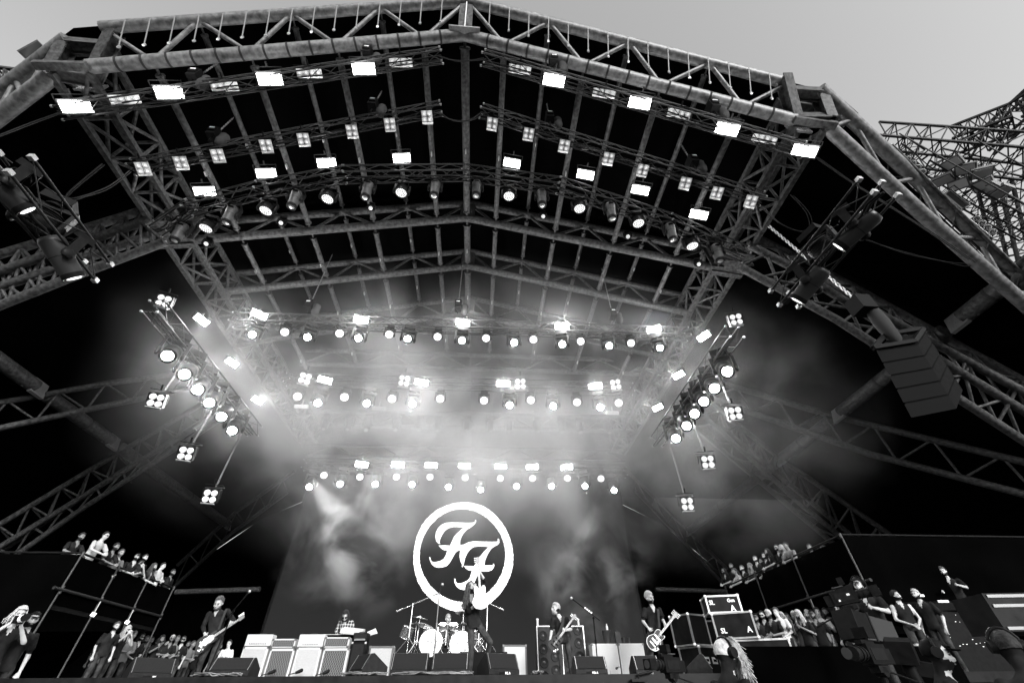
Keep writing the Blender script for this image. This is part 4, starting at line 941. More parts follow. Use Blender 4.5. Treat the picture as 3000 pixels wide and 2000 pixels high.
strap([onY(1928, 1783, 12.02), onY(1930, 1812, 11.95), onY(1932, 1838, 11.92)], 'dark strap over the grey haired guitarist shoulder')
# keyboard player
M_PLAID = mat('plaid_shirt', .08, .8)
def plaid(m):
    n = m.node_tree; b = n.nodes['Principled BSDF']; tc = n.nodes.new('ShaderNodeTexCoord'); s_ = n.nodes.new('ShaderNodeSeparateXYZ'); n.links.new(tc.outputs['Object'], s_.inputs[0])
    def stripe(o, f, th):
        a = n.nodes.new('ShaderNodeMath'); a.operation = 'MULTIPLY'; a.inputs[1].default_value = f; n.links.new(o, a.inputs[0])
        c = n.nodes.new('ShaderNodeMath'); c.operation = 'FRACT'; n.links.new(a.outputs[0], c.inputs[0])
        d = n.nodes.new('ShaderNodeMath'); d.operation = 'LESS_THAN'; d.inputs[1].default_value = th; n.links.new(c.outputs[0], d.inputs[0]); return d.outputs[0]
    a = n.nodes.new('ShaderNodeMath'); a.operation = 'ADD'; n.links.new(stripe(s_.outputs['X'], 13, .28), a.inputs[0]); n.links.new(stripe(s_.outputs['Z'], 11, .28), a.inputs[1])
    r = n.nodes.new('ShaderNodeMapRange'); r.inputs['From Max'].default_value = 2; r.inputs['To Min'].default_value = .02; r.inputs['To Max'].default_value = .5; n.links.new(a.outputs[0], r.inputs['Value']); n.links.new(r.outputs[0], b.inputs['Base Color'])
plaid(M_PLAID)
performer('dark haired keyboard player in plaid shirt bent over his keyboards behind the amplifiers', 16.0,
  dict(head=(1012, 1804, -.12), neck=(1014, 1817), sR=(996, 1822), sL=(1031, 1821), eR=(985, 1847), wR=(988, 1862, -.25), eL=(1036, 1845), wL=(1030, 1856, -.3), hR=(1000, 1878), hL=(1022, 1878), kR=(1000, 1925), kL=(1022, 1925), aR=(1000, 1968), aL=(1022, 1968)),
  FR, Vector((.1, -1, -.7)), hairst=('bob', M_HAIRD), sleeve='long', voxel=.014, top=M_PLAID, fk=dict(glasses=True, beard=M_HAIRD))
# drummer
M_PATT = mat('patterned_shirt', .35, .8, 0, .8, 22)
performer('fair haired drummer in patterned shirt sitting between his drums', 17.2,
  dict(head=(1313, 1812), neck=(1312, 1828), sR=(1297, 1834), sL=(1328, 1834), eR=(1291, 1856), wR=(1300, 1868, -.3), eL=(1336, 1854, -.05), wL=(1338, 1842, -.3), hR=(1306, 1886), hL=(1322, 1886), kR=(1296, 1892, -.4), kL=(1332, 1892, -.4), aR=(1296, 1925, -.4), aL=(1332, 1925, -.4)),
  FR, Vector((.35, -1, .05)), hairst=('short', M_HAIRG), sleeve='short', voxel=.014, top=M_PATT, fk=dict(mouth=.004))
# ================================================================ BACKLINE
M_CREAM = mat('white_tolex', .4, .6, 0, .06, 14); M_WGR = mat('pale_grille_cloth', .3, .8, 0, .12, 60)
def lattice_mat(name, a_, b_, sc_):
    m = mat(name, a_, .8); n = m.node_tree; b = n.nodes['Principled BSDF']; tc = n.nodes.new('ShaderNodeTexCoord'); s_ = n.nodes.new('ShaderNodeSeparateXYZ'); n.links.new(tc.outputs['Object'], s_.inputs[0])
    def f(op, x, y):
        q = n.nodes.new('ShaderNodeMath'); q.operation = op
        for i, k in ((0, x), (1, y)):
            if isinstance(k, (int, float)): q.inputs[i].default_value = k
            else: n.links.new(k, q.inputs[i])
        return q.outputs[0]
    zz = f('MULTIPLY', s_.outputs['Z'], .6); outs = []
    for op in ('ADD', 'SUBTRACT'):
        v = f('MULTIPLY', f(op, s_.outputs['X'], zz), sc_); q = n.nodes.new('ShaderNodeMath'); q.operation = 'FRACT'; n.links.new(v, q.inputs[0]); outs.append(f('LESS_THAN', q.outputs[0], .16))
    t = f('MAXIMUM', outs[0], outs[1]); r = n.nodes.new('ShaderNodeMapRange'); r.inputs['To Min'].default_value = a_; r.inputs['To Max'].default_value = b_; n.links.new(t, r.inputs['Value']); n.links.new(r.outputs[0], b.inputs['Base Color'])
    return m
M_DIAM = lattice_mat('diamond_grille_cloth', .045, .16, 17)
M_DOT = lattice_mat('woven_dark_cloth', .012, .022, 40)
def text(s_, size, m, M, parent, name='lettering', bold=0.0, shear=0.0):
    cu = bpy.data.curves.new('t', 'FONT'); cu.body = s_; cu.size = size; cu.align_x = 'CENTER'; cu.align_y = 'CENTER'; cu.extrude = .002; cu.offset = bold; cu.shear = shear; cu.resolution_u = 2
    o = bpy.data.objects.new('t', cu); COL.objects.link(o); dg = bpy.context.evaluated_depsgraph_get(); me = bpy.data.meshes.new_from_object(o.evaluated_get(dg)); bpy.data.objects.remove(o)
    me.transform(M); me.materials.clear(); me.materials.append(m); ob = bpy.data.objects.new(name, me); COL.objects.link(ob); ob.parent = parent; return ob
def face_M(c): return Matrix.Translation(c) @ Euler((math.radians(90), 0, 0)).to_matrix().to_4x4()
M_WTXT = mat('white_lettering', .8, .5); M_DTXT = mat('dark_lettering', .05, .5)
def amp(label, pa, pb, zb, Y, depth, casem, grm, kind='cab', txt=None, txt_at=(.12, .85), group='amplifiers and cabinets', tm=None, name=None, ts=.06, shear=0, par=None, bar=.05):
    A, B = onY(*pa, Y), onY(*pb, Y); x0_, x1_ = A.x, B.x; z1_ = (A.z+B.z)/2; h = z1_-zb; w_ = x1_-x0_; cx_ = (x0_+x1_)/2
    t = thing(name or ('speaker_cabinet' if kind == 'cab' else 'amplifier_head'), label, 'speaker cabinet' if kind == 'cab' else 'amplifier', (cx_, Y, zb), group)
    L = lambda x, y, z: Vector((cx_+x, Y+y, zb+z))
    q = MB(); q.box(L(0, depth/2, h/2), (w_, depth, h)); o = q.build('case', casem, t); bv = o.modifiers.new('b', 'BEVEL'); bv.width = .015; bv.segments = 2
    if kind == 'cab':
        q = MB(); q.box(L(0, -.004, h/2), (w_-2*bar, .012, h-2*bar)); q.build('grille', grm, t)
        q = MB(); 
        for sx_ in (-1, 1): q.box(L(sx_*(w_/2-.02), .02, .02), (.045, .06, .045)); q.box(L(sx_*(w_/2-.02), .02, h-.02), (.045, .06, .045))
        q.build('corner_caps', mat('corner_cap', .08, .4, .4) if casem is not M_BLK else M_ALU, t)
    else:
        q = MB(); q.box(L(0, -.004, h*.62), (w_-.06, .012, h*.55)); q.build('grille', grm, t)
        q = MB(); q.box(L(0, -.006, h*.2), (w_*.72, .014, h*.16)); q.build('control_panel', mat('control_panel', .55, .4, .2), t)
        q = MB()
        for i in range(10): c = L(-w_*.3+i*w_*.62/9, -.013, h*.2); q.tube(c, c-Vector((0, .02, 0)), .011, 8)
        q.build('knobs', M_BLK, t)
        q = MB(); q.path([L(-.09, depth/2, h), L(-.08, depth/2, h+.03), L(.08, depth/2, h+.03), L(.09, depth/2, h)], .01, 6); q.build('handle', M_STRAP, t)
    if txt: text(txt, ts, tm or M_WTXT, face_M(L((txt_at[0]-.5)*w_, -.014, h*txt_at[1])), t, shear=shear)
    return t, z1_, (x0_, x1_)
YA = 14.0
def stack(i, cab, head, cm, gm, gh, lab, txt=None, tm=None, htxt=None, case=M_CREAM):
    t, zt, _ = amp('%s speaker cabinet, lower half of the %s' % lab, cab[0], cab[1], DECK, YA, .4, case, gm, 'cab', txt, (.14, .9), tm=tm)
    amp('%s on top of the %s' % (gh[1], lab[1]), head[0], head[1], zt+.012, YA, .3, case, gh[0], 'head' if gh[2] else 'cab', htxt, (.12, .85), tm=tm, name='amplifier_head', bar=.03, ts=.05)
stack(0, ((714, 1893), (788, 1893)), ((726, 1857), (801, 1857)), M_CREAM, M_WGR, (M_CREAM, 'white knobbed amplifier head', True), ('white plain', 'leftmost white amplifier stack'))
stack(1, ((793, 1899), (865, 1898)), ((800, 1870), (868, 1870)), M_CREAM, M_DIAM, (M_DIAM, 'small diamond grille amplifier head', False), ('diamond grille', 'second amplifier stack from the left'), 'VOX', htxt='VOX')
stack(2, ((871, 1895), (943, 1895)), ((879, 1857), (952, 1857)), M_CREAM, M_WGR, (M_CREAM, 'white knobbed amplifier head', True), ('white plain', 'third amplifier stack from the left'))
stack(3, ((949, 1897), (1023, 1898)), ((954, 1864), (1025, 1866)), M_CREAM, M_DIAM, (M_DIAM, 'small diamond grille amplifier head', False), ('diamond grille', 'fourth amplifier stack, before the keyboards'), 'VOX', htxt='VOX')
t, zt, _ = amp('black speaker cabinet with white piping, lower half of the black stack', (1031, 1879), (1074, 1879), DECK, YA+.1, .35, M_BLK, M_DOT, 'cab', 'The Clean Ups', (.5, .25), shear=.3, ts=.075)
amp('black amplifier head with white knob strip on the black stack', (1037, 1852), (1079, 1852), zt+.01, YA+.1, .35, M_BLK, M_DOT, 'head', 'The Clean Ups', (.5, .68), shear=.3, ts=.075, name='amplifier_head')
amp('grey framed cabinet with pale grille behind the wedge monitors left of the drums', (1083, 1891), (1155, 1891), DECK, 13.6, .3, mat('grey_tolex', .06, .6), M_WGR, txt='Fender', txt_at=(.6, .35), tm=M_DTXT, shear=.3)
amp('grey framed cabinet with pale grille between the singer and the bass cabinets', (1473, 1887), (1543, 1887), DECK, 14.2, .3, mat('grey_tolex', .06, .6), mat('white_grille', .4, .8, 0, .05, 60))
amp('left one of two white cabinets standing behind the right microphone', (1733, 1884), (1808, 1884), DECK, 13.6, .4, M_CREAM, mat('white_grille', .4, .8, 0, .05, 60), txt='HIWATT', txt_at=(.7, .52), tm=M_DTXT)
amp('right one of two white cabinets, beside the grey haired guitarist', (1811, 1884), (1884, 1883), DECK, 13.6, .4, M_CREAM, mat('white_grille', .4, .8, 0, .05, 60))
# bass speaker walls
for j, (pa_, pb_) in enumerate((((1571, 1832), (1639, 1832)), ((1641, 1832), (1708, 1832)))):
    A, B = onY(*pa_, 14.3), onY(*pb_, 14.3); x0_, x1_ = A.x, B.x; zt = A.z; cx_ = (x0_+x1_)/2; w_ = x1_-x0_; h = zt-DECK
    t = thing('bass_cabinet', 'tall bass cabinet studded with round speakers, %s the bassist' % ('left half showing beside' if j == 0 else 'right half showing behind'), 'speaker cabinet', (cx_, 14.3, DECK), 'bass cabinets')
    q = MB(); q.box((cx_, 14.5, DECK+h/2), (w_, .42, h)); q.build('case', mat('charcoal_case', .03, .5, 0, .3, 10), t)
    q = MB(); q.box((cx_, 14.286, DECK+h/2), (w_-.06, .01, h-.06)); q.build('baffle', mat('grey_baffle', .035, .6, 0, .2, 10), t)
    q = MB()
    for k in (-1, 1): q.box((cx_+k*(w_/2-.012), 14.285, DECK+h/2), (.022, .03, h)); 
    for k in (0, 1): q.box((cx_, 14.284, DECK+.012+k*(h-.024)), (w_, .03, .022))
    q.build('trim', M_ALU, t)
    for r_ in range(6):
        for c_ in range(2):
            if (r_+c_) % 2: continue
    rows = 4
    for c_ in range(2):
        for r_ in range(rows):
            x_ = cx_+(c_-.5)*w_*.47; z_ = DECK+h*((r_+.5+.22*(1 if c_ else -1))/rows)*.96+.03; M = Matrix.Translation((x_, 14.28, z_)) @ Euler((math.radians(90), 0, 0)).to_matrix().to_4x4(); R_ = .125
            q = MB(); q.lathe([(R_, -.01), (R_, .012), (R_*.9, .016), (R_*.82, 0.004), (R_*.4, -.0)], 22, M); cone = q.build('speaker_cone', mat('speaker_cone', .02, .45, 0, .2, 20), t)
            q = MB(); q.lathe([(R_*.3, 0), (R_*.22, .02), (.01, .03)], 14, M); q.build('dust_cap', mat('dust_cap', .09, .35, .2), cone)
for (u, v, Y, hh, lab) in ((1575, 1818, 14.4, .16, 'pale topped bottle on the left bass cabinet'), (1695, 1815, 14.4, .16, 'pale topped bottle on the right bass cabinet')):
    p = onY(u, 1831, Y); q = MB(); q.lathe([(.03, 0), (.032, .1), (.028, .12), (.04, .13), (.04, .16), (.02, .17)], 12, Matrix.Translation(p)); one(q, 'bottle', mat('clear_plastic', .5, .2), lab, 'bottle', 'bottles on the bass cabinets', loc=p)
q = MB(); p = onY(1780, 1884, 13.75); q.lathe([(.09, 0), (.12, .28), (.13, .3), (.115, .29)], 16, Matrix.Translation(p)); bu = one(q, 'bucket', mat('grey_bucket', .05, .35, .4), 'grey drinks bucket on the left white cabinet', 'bucket', loc=p)
q = MB(); p2 = p+Vector((.04, 0, .25)); q.lathe([(.03, 0), (.03, .14), (.014, .17), (.014, .2)], 10, Matrix.Translation(p2)); one(q, 'bottle', mat('clear_plastic', .5, .2), 'bottle standing up in the drinks bucket', 'bottle', loc=p2)
for u, lab in ((1827, 'left dark cup on the right white cabinet'), (1843, 'right dark cup on the right white cabinet')):
    p = onY(u, 1883, 13.75); q = MB(); q.lathe([(.035, 0), (.045, .12), (.048, .125), (.04, .12)], 12, Matrix.Translation(p)); one(q, 'cup', M_GREYC, lab, 'cup', 'cups', loc=p)
q = MB(); p = onY(1812, 1883, 13.7); q.box(p+Vector((0, 0, .13)), (.14, .14, .26)); one(q, 'dark_box', M_GREYC, 'dark upright box between the two white cabinet tops', 'box', loc=p)
# keyboards
kb = thing('keyboard', 'electric keyboard on its stand in front of the keyboard player', 'keyboard', onY(1040, 1858, 15.6)); p = onY(1012, 1866, 15.6); q = MB(); q.box(p, (1.3, .35, .1)); q.build('case', M_BLK, kb)
q = MB()
for i in range(40): q.box(p+Vector((-.6+i*.031, -.08, .055)), (.027, .18, .015))
q.build('keys', M_WSHIRT, kb); q = MB()
for k in (-1, 1): q.tube(p+Vector((k*.5, 0, -.05)), Vector((p.x-k*.4, p.y, DECK)), .02, 6)
q.build('stand', M_BLK, kb)
p = onY(1055, 1850, 15.2); q = MB(); q.box(p+Vector((-.22, 0, .02)), (.62, .4, .1), Euler((.25, .1, 0)).to_matrix()); one(q, 'keyboard_module', M_CREAM, 'pale tilted keyboard on top of the black amplifier', 'keyboard')
p = onY(1086, 1850, 14.6); q = MB(); q.add([p+Vector(v) for v in ((-.1, 0, 0), (.12, 0, .09), (.18, .1, -.02), (-.04, .1, -.08))], [[0, 1, 2, 3]]); one(q, 'set_list', M_WTXT, 'white sheet of paper leaning beside the keyboards', 'paper')
# drums ------------------------------------------------------------------------
YD = 16.2; RZ = 1.0
q = MB(); a = onY(1150, 1912, YD); b_ = onY(1450, 1912, YD); zr = onY(1300, 1915, YD).z
q.box(((a.x+b_.x)/2, YD+1.1, (DECK+zr)/2), (b_.x-a.x+.4, 2.6, zr-DECK)); structure(one(q, 'drum_riser', M_BLK, 'low black riser under the drum kit', 'riser'))
M_CHR = mat('chrome', .6, .15, .9); M_SHELL = mat('sparkle_shell', .16, .25, .5, .7, 40)
dk = thing('drum_kit', 'drum kit with two scribbled bass drums, toms, cymbals and chrome stands', 'drum kit', (onY(1307, 1880, YD).x, YD, zr))
def drum(c, r, d, axis, name, head=mat('drum_skin', .33, .5), shell=M_SHELL):
    R = axis.to_track_quat('Z', 'Y').to_matrix().to_4x4(); M = Matrix.Translation(c) @ R
    q = MB(); q.lathe([(r*.99, -d/2), (r*.99, d/2)], 26, M); s_ = q.build(name, shell, dk)
    q = MB(); q.lathe([(r*.96, d/2), (r*.95, d/2+.006), (.01, d/2+.008)], 26, M); q.build('drum_head', head, s_)
    q = MB()
    for e in (-1, 1): q.lathe([(r*1.0, e*d/2-.015), (r*1.05, e*d/2-.012), (r*1.05, e*d/2+.014), (r*.97, e*d/2+.016)], 26, M)
    for k in range(8): a_ = 2*math.pi*k/8; q.tube(M @ Vector((r*1.03*math.cos(a_), r*1.03*math.sin(a_), -d/2)), M @ Vector((r*1.03*math.cos(a_), r*1.03*math.sin(a_), d/2)), .008, 5)
    q.build('hoops', M_CHR, s_); return s_, M
scr_rng = random.Random(5)
for (u, v) in ((1263, 1884), (1351, 1889)):
    c = onY(u, v, YD); s_, M = drum(c, .355, .4, Vector((0, -1, 0)), 'bass_drum')
    q = MB()
    for k in range(6):
        x_ = -.2+.075*k; pts = [M @ Vector((x_+scr_rng.uniform(-.02, .02), z_, .21)) for z_ in (-.16+scr_rng.uniform(-.05, .05), -.02, .14+scr_rng.uniform(-.05, .06))]
        q.path(pts, .011, 4)
        if k % 2: q.path([M @ Vector((x_, .02, .21)), M @ Vector((x_+.07, -.05+.1*(k % 3), .21))], .011, 4)
    q.build('scribbled_letters', M_DTXT, s_)
for (u, v, r, d, ax) in ((1298, 1838, .13, .2, (0, -.5, 1)), (1326, 1838, .14, .2, (0, -.5, 1)), (1294, 1853, .17, .24, (0, -.55, 1)), (1332, 1853, .17, .24, (0, -.55, 1)), (1252, 1862, .15, .22, (.2, -.3, 1)), (1192, 1852, .17, .3, (.3, -.2, 1)), (1388, 1862, .2, .3, (0, -.2, 1)), (1398, 1888, .2, .34, (0, -.2, 1))):
    drum(onY(u, v, YD+.15), r, d, Vector(ax).normalized(), 'tom_drum')
M_CYM = mat('cymbal_bronze', .42, .25, .9, .2, 30)
for (u, v, r, tx, ty) in ((1230, 1810, .26, .1, .15), (1245, 1833, .3, .5, .3), (1358, 1797, .28, -.2, .15), (1360, 1830, .24, 0, .1), (1390, 1806, .26, -.3, .2), (1220, 1828, .2, .1, .1)):
    c = onY(u, v, YD+.1); M = Matrix.Translation(c) @ Euler((tx*.6, ty, 0)).to_matrix().to_4x4(); q = MB(); q.lathe([(r, 0), (r*.97, .006), (r*.3, .03), (r*.2, .055), (.01, .06)], 28, M); q.build('cymbal', M_CYM, dk)
    q = MB(); q.tube(c+Vector((0, 0, .07)), Vector((c.x, c.y+.02, zr+.25)), .011, 6); q.tube(c-Vector((0, 0, .4)), Vector((c.x, c.y, zr+.3)), .017, 7)
    for k in range(3): a_ = k*2.1+.4; q.tube(Vector((c.x, c.y, zr+.3)), Vector((c.x+.26*math.cos(a_), c.y+.26*math.sin(a_), zr+.01)), .012, 5)
    q.build('cymbal_stand', M_CHR, dk)
for (u0_, u1_) in ((1308, 1308), (1278, 1286), (1334, 1328), (1225, 1218), (1403, 1410), (1378, 1376)):
    q = MB(); a = onY(u0_, 1846, YD-.1); q.tube(a, Vector((a.x, a.y, zr+.22)), .017, 7)
    for k in range(3): a_ = k*2.1+u0_; q.tube(Vector((a.x, a.y, zr+.35)), Vector((a.x+.3*math.cos(a_), a.y+.2*math.sin(a_), zr+.01)), .013, 5)
    q.ball(a-Vector((0, 0, .3)), .035, 8); q.build('hardware_stand', M_CHR, dk)
for (a, b_) in (((1339, 1822), (1334, 1843)), ((1354, 1820), (1346, 1842))):
    q = MB(); q.tube(onY(*a, YD+.3), onY(*b_, YD+.3), .011, 6); one(q, 'drumstick', mat('pale_wood', .65, .5), 'pale drumstick raised over the toms, %s one' % ('left' if a[0] < 1345 else 'right'), 'drumstick', 'drumsticks')
# microphone stands ------------------------------------------------------------
def mic_stand(label, base, top, boom, Y, mic=True, m=M_BLK, weight=None, r=.012, group='microphone stands', Yb=None, picks=0):
    B = Vector((onY(*top, Y).x, Y, (zr if Y > 15.5 else DECK))) if base is None else Vector((onY(*base, Y).x, Y, DECK)); T = onY(*top, Y)
    t = thing('microphone_stand', label, 'microphone stand', B, group)
    q = MB(); q.tube(B, T, r*1.25, 8); q.tube(B+(T-B)*.55, B+(T-B)*.62, r*2.1, 8); q.build('pole', m, t)
    q = MB()
    if Y > 15.5:
        for k in range(3): a_ = k*2.1+.6; q.tube(B+Vector((0, 0, .4)), B+Vector((.4*math.cos(a_), .3*math.sin(a_), .02)), r, 6)
    else: q.lathe([(.13, 0), (.13, .015), (.03, .035)], 18, Matrix.Translation(B))
    q.build('base', m, t)
    if boom:
        P0, P1 = onY(*boom[0], Y), onY(*boom[1], (Yb or Y)-.15); q = MB(); q.tube(P0, P1, r, 7); q.ball(T, r*2.6, 8); q.build('boom_arm', m, t)
        if weight: q = MB(); d = (P0-P1).normalized(); q.tube(P0, P0+d*.14, .03, 10); q.build('counterweight', m, t)
    else: P1 = T
    if picks:
        q = MB()
        for i in range(picks): c = P0.lerp(P1, .38+.09*i)+Vector((0, -.015, .02)); q.box(c, (.035, .01, .035), Euler((0, .6, 0)).to_matrix())
        q.build('plectrums', M_WTXT, t)
    if mic:
        d = ((P1-P0).normalized() if boom else Vector((.3, .2, 1)).normalized()); q = MB(); q.tube(P1, P1+d*.16, .013, 8, .02); q.build('microphone', M_BLK2, t)
        q = MB(); q.ball(P1+d*.185, .033, 10); q.build('mic_grille', mat('mic_grille', .4, .4, .7), t)
mic_stand('black boom microphone stand leaning in front of the left guitarist', (598, 1993), (684, 1789), ((655, 1822), (712, 1754)), 11.4)
mic_stand('straight microphone stand left of the singer, in front of the drums', (1266, 1985), (1287, 1735), None, 11.2, m=mat('worn_black_metal', .09, .35, .5))
mic_stand('chrome boom stand over the left side of the drum kit', None, (1210, 1768), ((1175, 1785), (1266, 1745)), 16.0, m=M_CHR, weight=1, r=.014)
mic_stand('chrome boom stand behind the singer on the right side of the drum kit', None, (1428, 1772), ((1464, 1781), (1428, 1764)), 16.0, m=M_CHR, weight=1, mic=False, r=.014)
mic_stand('boom microphone stand with white plectrums between bassist and grey haired guitarist', (1754, 1978), (1739, 1809), ((1757, 1816), (1692, 1765)), 12.0, picks=4)
for (u, v, lab) in ((785, 1972, 'small microphone aimed at the second cabinet from the left'), (865, 1970, 'small microphone aimed at the third cabinet from the left'), (944, 1972, 'small microphone aimed at the fourth cabinet from the left'), (1803, 1958, 'small microphone clipped before the white cabinets')):
    p = onY(u, v, 13.6); t = thing('cabinet_microphone', lab, 'microphone', Vector((p.x-.15, p.y, DECK)), 'cabinet microphones'); q = MB(); q.tube(Vector((p.x-.15, p.y, DECK)), Vector((p.x-.15, p.y, p.z-.03)), .012, 6); q.tube(Vector((p.x-.15, p.y, p.z-.03)), p, .01, 6); q.build('stand', M_BLK, t)
    q = MB(); q.tube(p, p+Vector((.1, .04, .04)), .03, 10, .045); q.ball(p+Vector((.12, .045, .05)), .045, 8); q.build('capsule', M_BLK2, t)
# wedge monitors ---------------------------------------------------------------
def wedge(label, px0, px1, vtop, Y, rot=0, sc_=1.0, lbl='M2 A'):
    A, B = onY(px0, vtop, Y), onY(px1, vtop, Y); w_ = B.x-A.x; h = A.z-DECK; cx_ = (A.x+B.x)/2; d = .52
    t = thing('wedge_monitor', label, 'stage monitor', (0, 0, 0), 'wedge monitors')
    poly = [(-.0, .03), (.0, .1), (.13, h*.98), (.2, h), (d, .16), (d, 0), (.03, 0)]    # (depth, z)
    q = MB(); k = len(poly); q.add([Vector((-w_/2, a-.1, b)) for a, b in poly]+[Vector((w_/2, a-.1, b)) for a, b in poly], [list(range(k)), list(range(k, 2*k))[::-1]]+[[i, k+i, k+(i+1) % k, (i+1) % k] for i in range(k)])
    cs_ = q.build('case', mat('wedge_paint', .015, .45, 0, .25, 16), t); bv = cs_.modifiers.new('b', 'BEVEL'); bv.width = .012; bv.segments = 2
    q = MB(); f0_ = Vector((0, -.1, .12)); f1_ = Vector((0, .03, h*.96)); nrm = Vector((0, -1, .35)).normalized()*.006
    pts = [(-w_/2+.04, f0_), (w_/2-.04, f0_), (w_/2-.04, f1_), (-w_/2+.04, f1_)]
    q.add([Vector((x_, f.y, f.z))+nrm for x_, f in pts], [[0, 1, 2, 3]]); q.build('mesh_panel', M_DOT, t)
    q = MB()
    for sx_ in (-1, 1):
        for i in range(14):
            c = f0_.lerp(f1_, i/13)+nrm*1.3; q.box(Vector((sx_*(w_/2-.028), c.y, c.z)), (.008, .006, .012))
    q.build('rivets', mat('rivet', .3, .4, .5), t)
    text(lbl, .055, M_WTXT, face_M(Vector((w_*.1, -.104, .05))), t, bold=.001)
    q = MB(); q.box((0, -.1015, .045), (w_*.35, .006, .05)); q.build('socket_panel', M_BLK, t)
    t.location = (cx_, Y, DECK); t.rotation_euler = (0, 0, rot); return t
wedge('big black wedge monitor at the far left of the stage front, turned inward', 405, 515, 1925, 11.3, .75, lbl='M1')
wedge('wedge monitor below the left guitarist, beside his microphone base', 632, 748, 1924, 10.5)
wedge('wedge monitor turned sideways in front of the black amplifier stack', 1018, 1112, 1914, 10.6, -.95)
wedge('left wedge monitor of the middle pair in front of the drum kit', 1152, 1258, 1910, 10.6, 0)
wedge('right wedge monitor of the middle pair, next to the singer', 1269, 1374, 1910, 10.6, 0)
wedge('wedge monitor turned slightly, just right of the singer', 1420, 1522, 1911, 10.7, .5)
wedge('wedge monitor below the bassist', 1680, 1772, 1920, 10.8, 0, lbl='M3 A')
wedge('wedge monitor in front of the right white cabinet, behind the camera', 1852, 1925, 1918, 11.2, 0, lbl='M1')
wedge('wedge monitor beside the flight cases, seen end on', 2030, 2090, 1916, 11.3, 1.2, lbl='M4')
q = MB(); q.box(onY(1415, 1950, 12.2), (1.1, .5, .5)); one(q, 'black_plinth', M_BLK, 'low black box behind the singer legs', 'plinth')
# cables & bits along the edge
cr = random.Random(9)
for i, (u0_, u1_, lab) in enumerate(((1000, 1130, 'cables heaped below the sideways wedge monitor'), (1150, 1380, 'cables heaped below the middle wedge monitors'), (560, 700, 'cables heaped round the left microphone base'), (1560, 1590, 'cables beside the foot of the bass cabinets'))):
    q = MB()
    for k in range(7):
        pts = []
        for j in range(9): p = onY(u0_+(u1_-u0_)*j/8, 1984, EDGE+.25); pts.append(Vector((p.x+cr.uniform(-.05, .05), EDGE+.25+cr.uniform(-.08, .12), DECK+.02+cr.uniform(0, .05))))
        q.path(pts, .011, 5)
    one(q, 'cable_heap', mat('cable_mix', .08, .5, 0, .9, 3), lab, 'cables', 'cable heaps')
# flight cases -----------------------------------------------------------------
M_CASE = mat('case_laminate', .009, .35, 0, .4, 5)
def flight_case(label, c, size, rot, marks=(), handles=True):
    t = thing('flight_case', label, 'flight case', (0, 0, 0), 'flight cases'); w_, d, h = size
    q = MB(); q.box((0, 0, h/2), (w_, d, h)); q.build('panels', M_CASE, t)
    q = MB(); e = .024
    for sx_ in (-1, 1):
        for sy_ in (-1, 1): q.box((sx_*w_/2, sy_*d/2, h/2), (e*1.6, e*1.6, h+.004))
        for z_ in (0, h): q.box((sx_*w_/2, 0, z_), (e*1.4, d, e*1.4))
    for sy_ in (-1, 1):
        for z_ in (0, h): q.box((0, sy_*d/2, z_), (w_, e*1.4, e*1.4))
    q.build('aluminium_edges', M_ALU, t)
    for sx_ in (-1, 1):
        for sy_ in (-1, 1):
            for z_ in (0, h): q = MB(); q.ball((sx_*w_/2, sy_*d/2, z_), .036, 8); q.build('ball_corner', M_REFL, t)
    if handles:
        for k in (-1, 1): q = MB(); q.box((k*w_*.22, -d/2-.006, h*.55), (.17, .012, .13)); hn = q.build('handle_dish', M_REFL, t); q = MB(); q.box((k*w_*.22, -d/2-.014, h*.55), (.11, .012, .05)); q.build('grip', M_BLK, hn)
    for s_, x_, z_, sz in marks: text(s_, sz, M_WTXT, face_M(Vector((x_*w_, -d/2-.014, z_*h))), t, bold=.003)
    t.location = c; t.rotation_euler = (0, 0, rot); return t
def dk_(u, Y, z=DECK): p = onY(u, 1975, Y); return Vector((p.x, Y, z))
flight_case('large flight case with two silver handles at the base of the right stack', dk_(2235, 11.4), (1.35, .8, .62), -.35, (('SL', -.28, .8, .16), ('A', -.4, .2, .14)))
flight_case('flight case lettered SL lying on the large one', dk_(2195, 11.4, DECK+.66), (.85, .7, .48), -.5, (('SL', -.3, .3, .14), ('A', .34, .3, .16)), False)
flight_case('topmost flight case of the right stack, lettered A', dk_(2170, 11.6, DECK+1.18), (.75, .6, .34), -.25, (('SL', -.35, .6, .13), ('A', .25, .2, .18), ('Gen', .25, .7, .1)), False)
flight_case('tall narrow flight case left of the stack, behind the fair haired camera operator', dk_(2052, 12.4, DECK+.62), (.6, .6, .62), .45, (), False)
flight_case('lower narrow flight case under the tall one left of the stack', dk_(2062, 12.4), (.62, .62, .58), .45, (), True)
flight_case('open flight case behind the stack, only its lid edge lit', dk_(2105, 12.8, DECK), (.5, .6, 1.15), -.3, (), False)
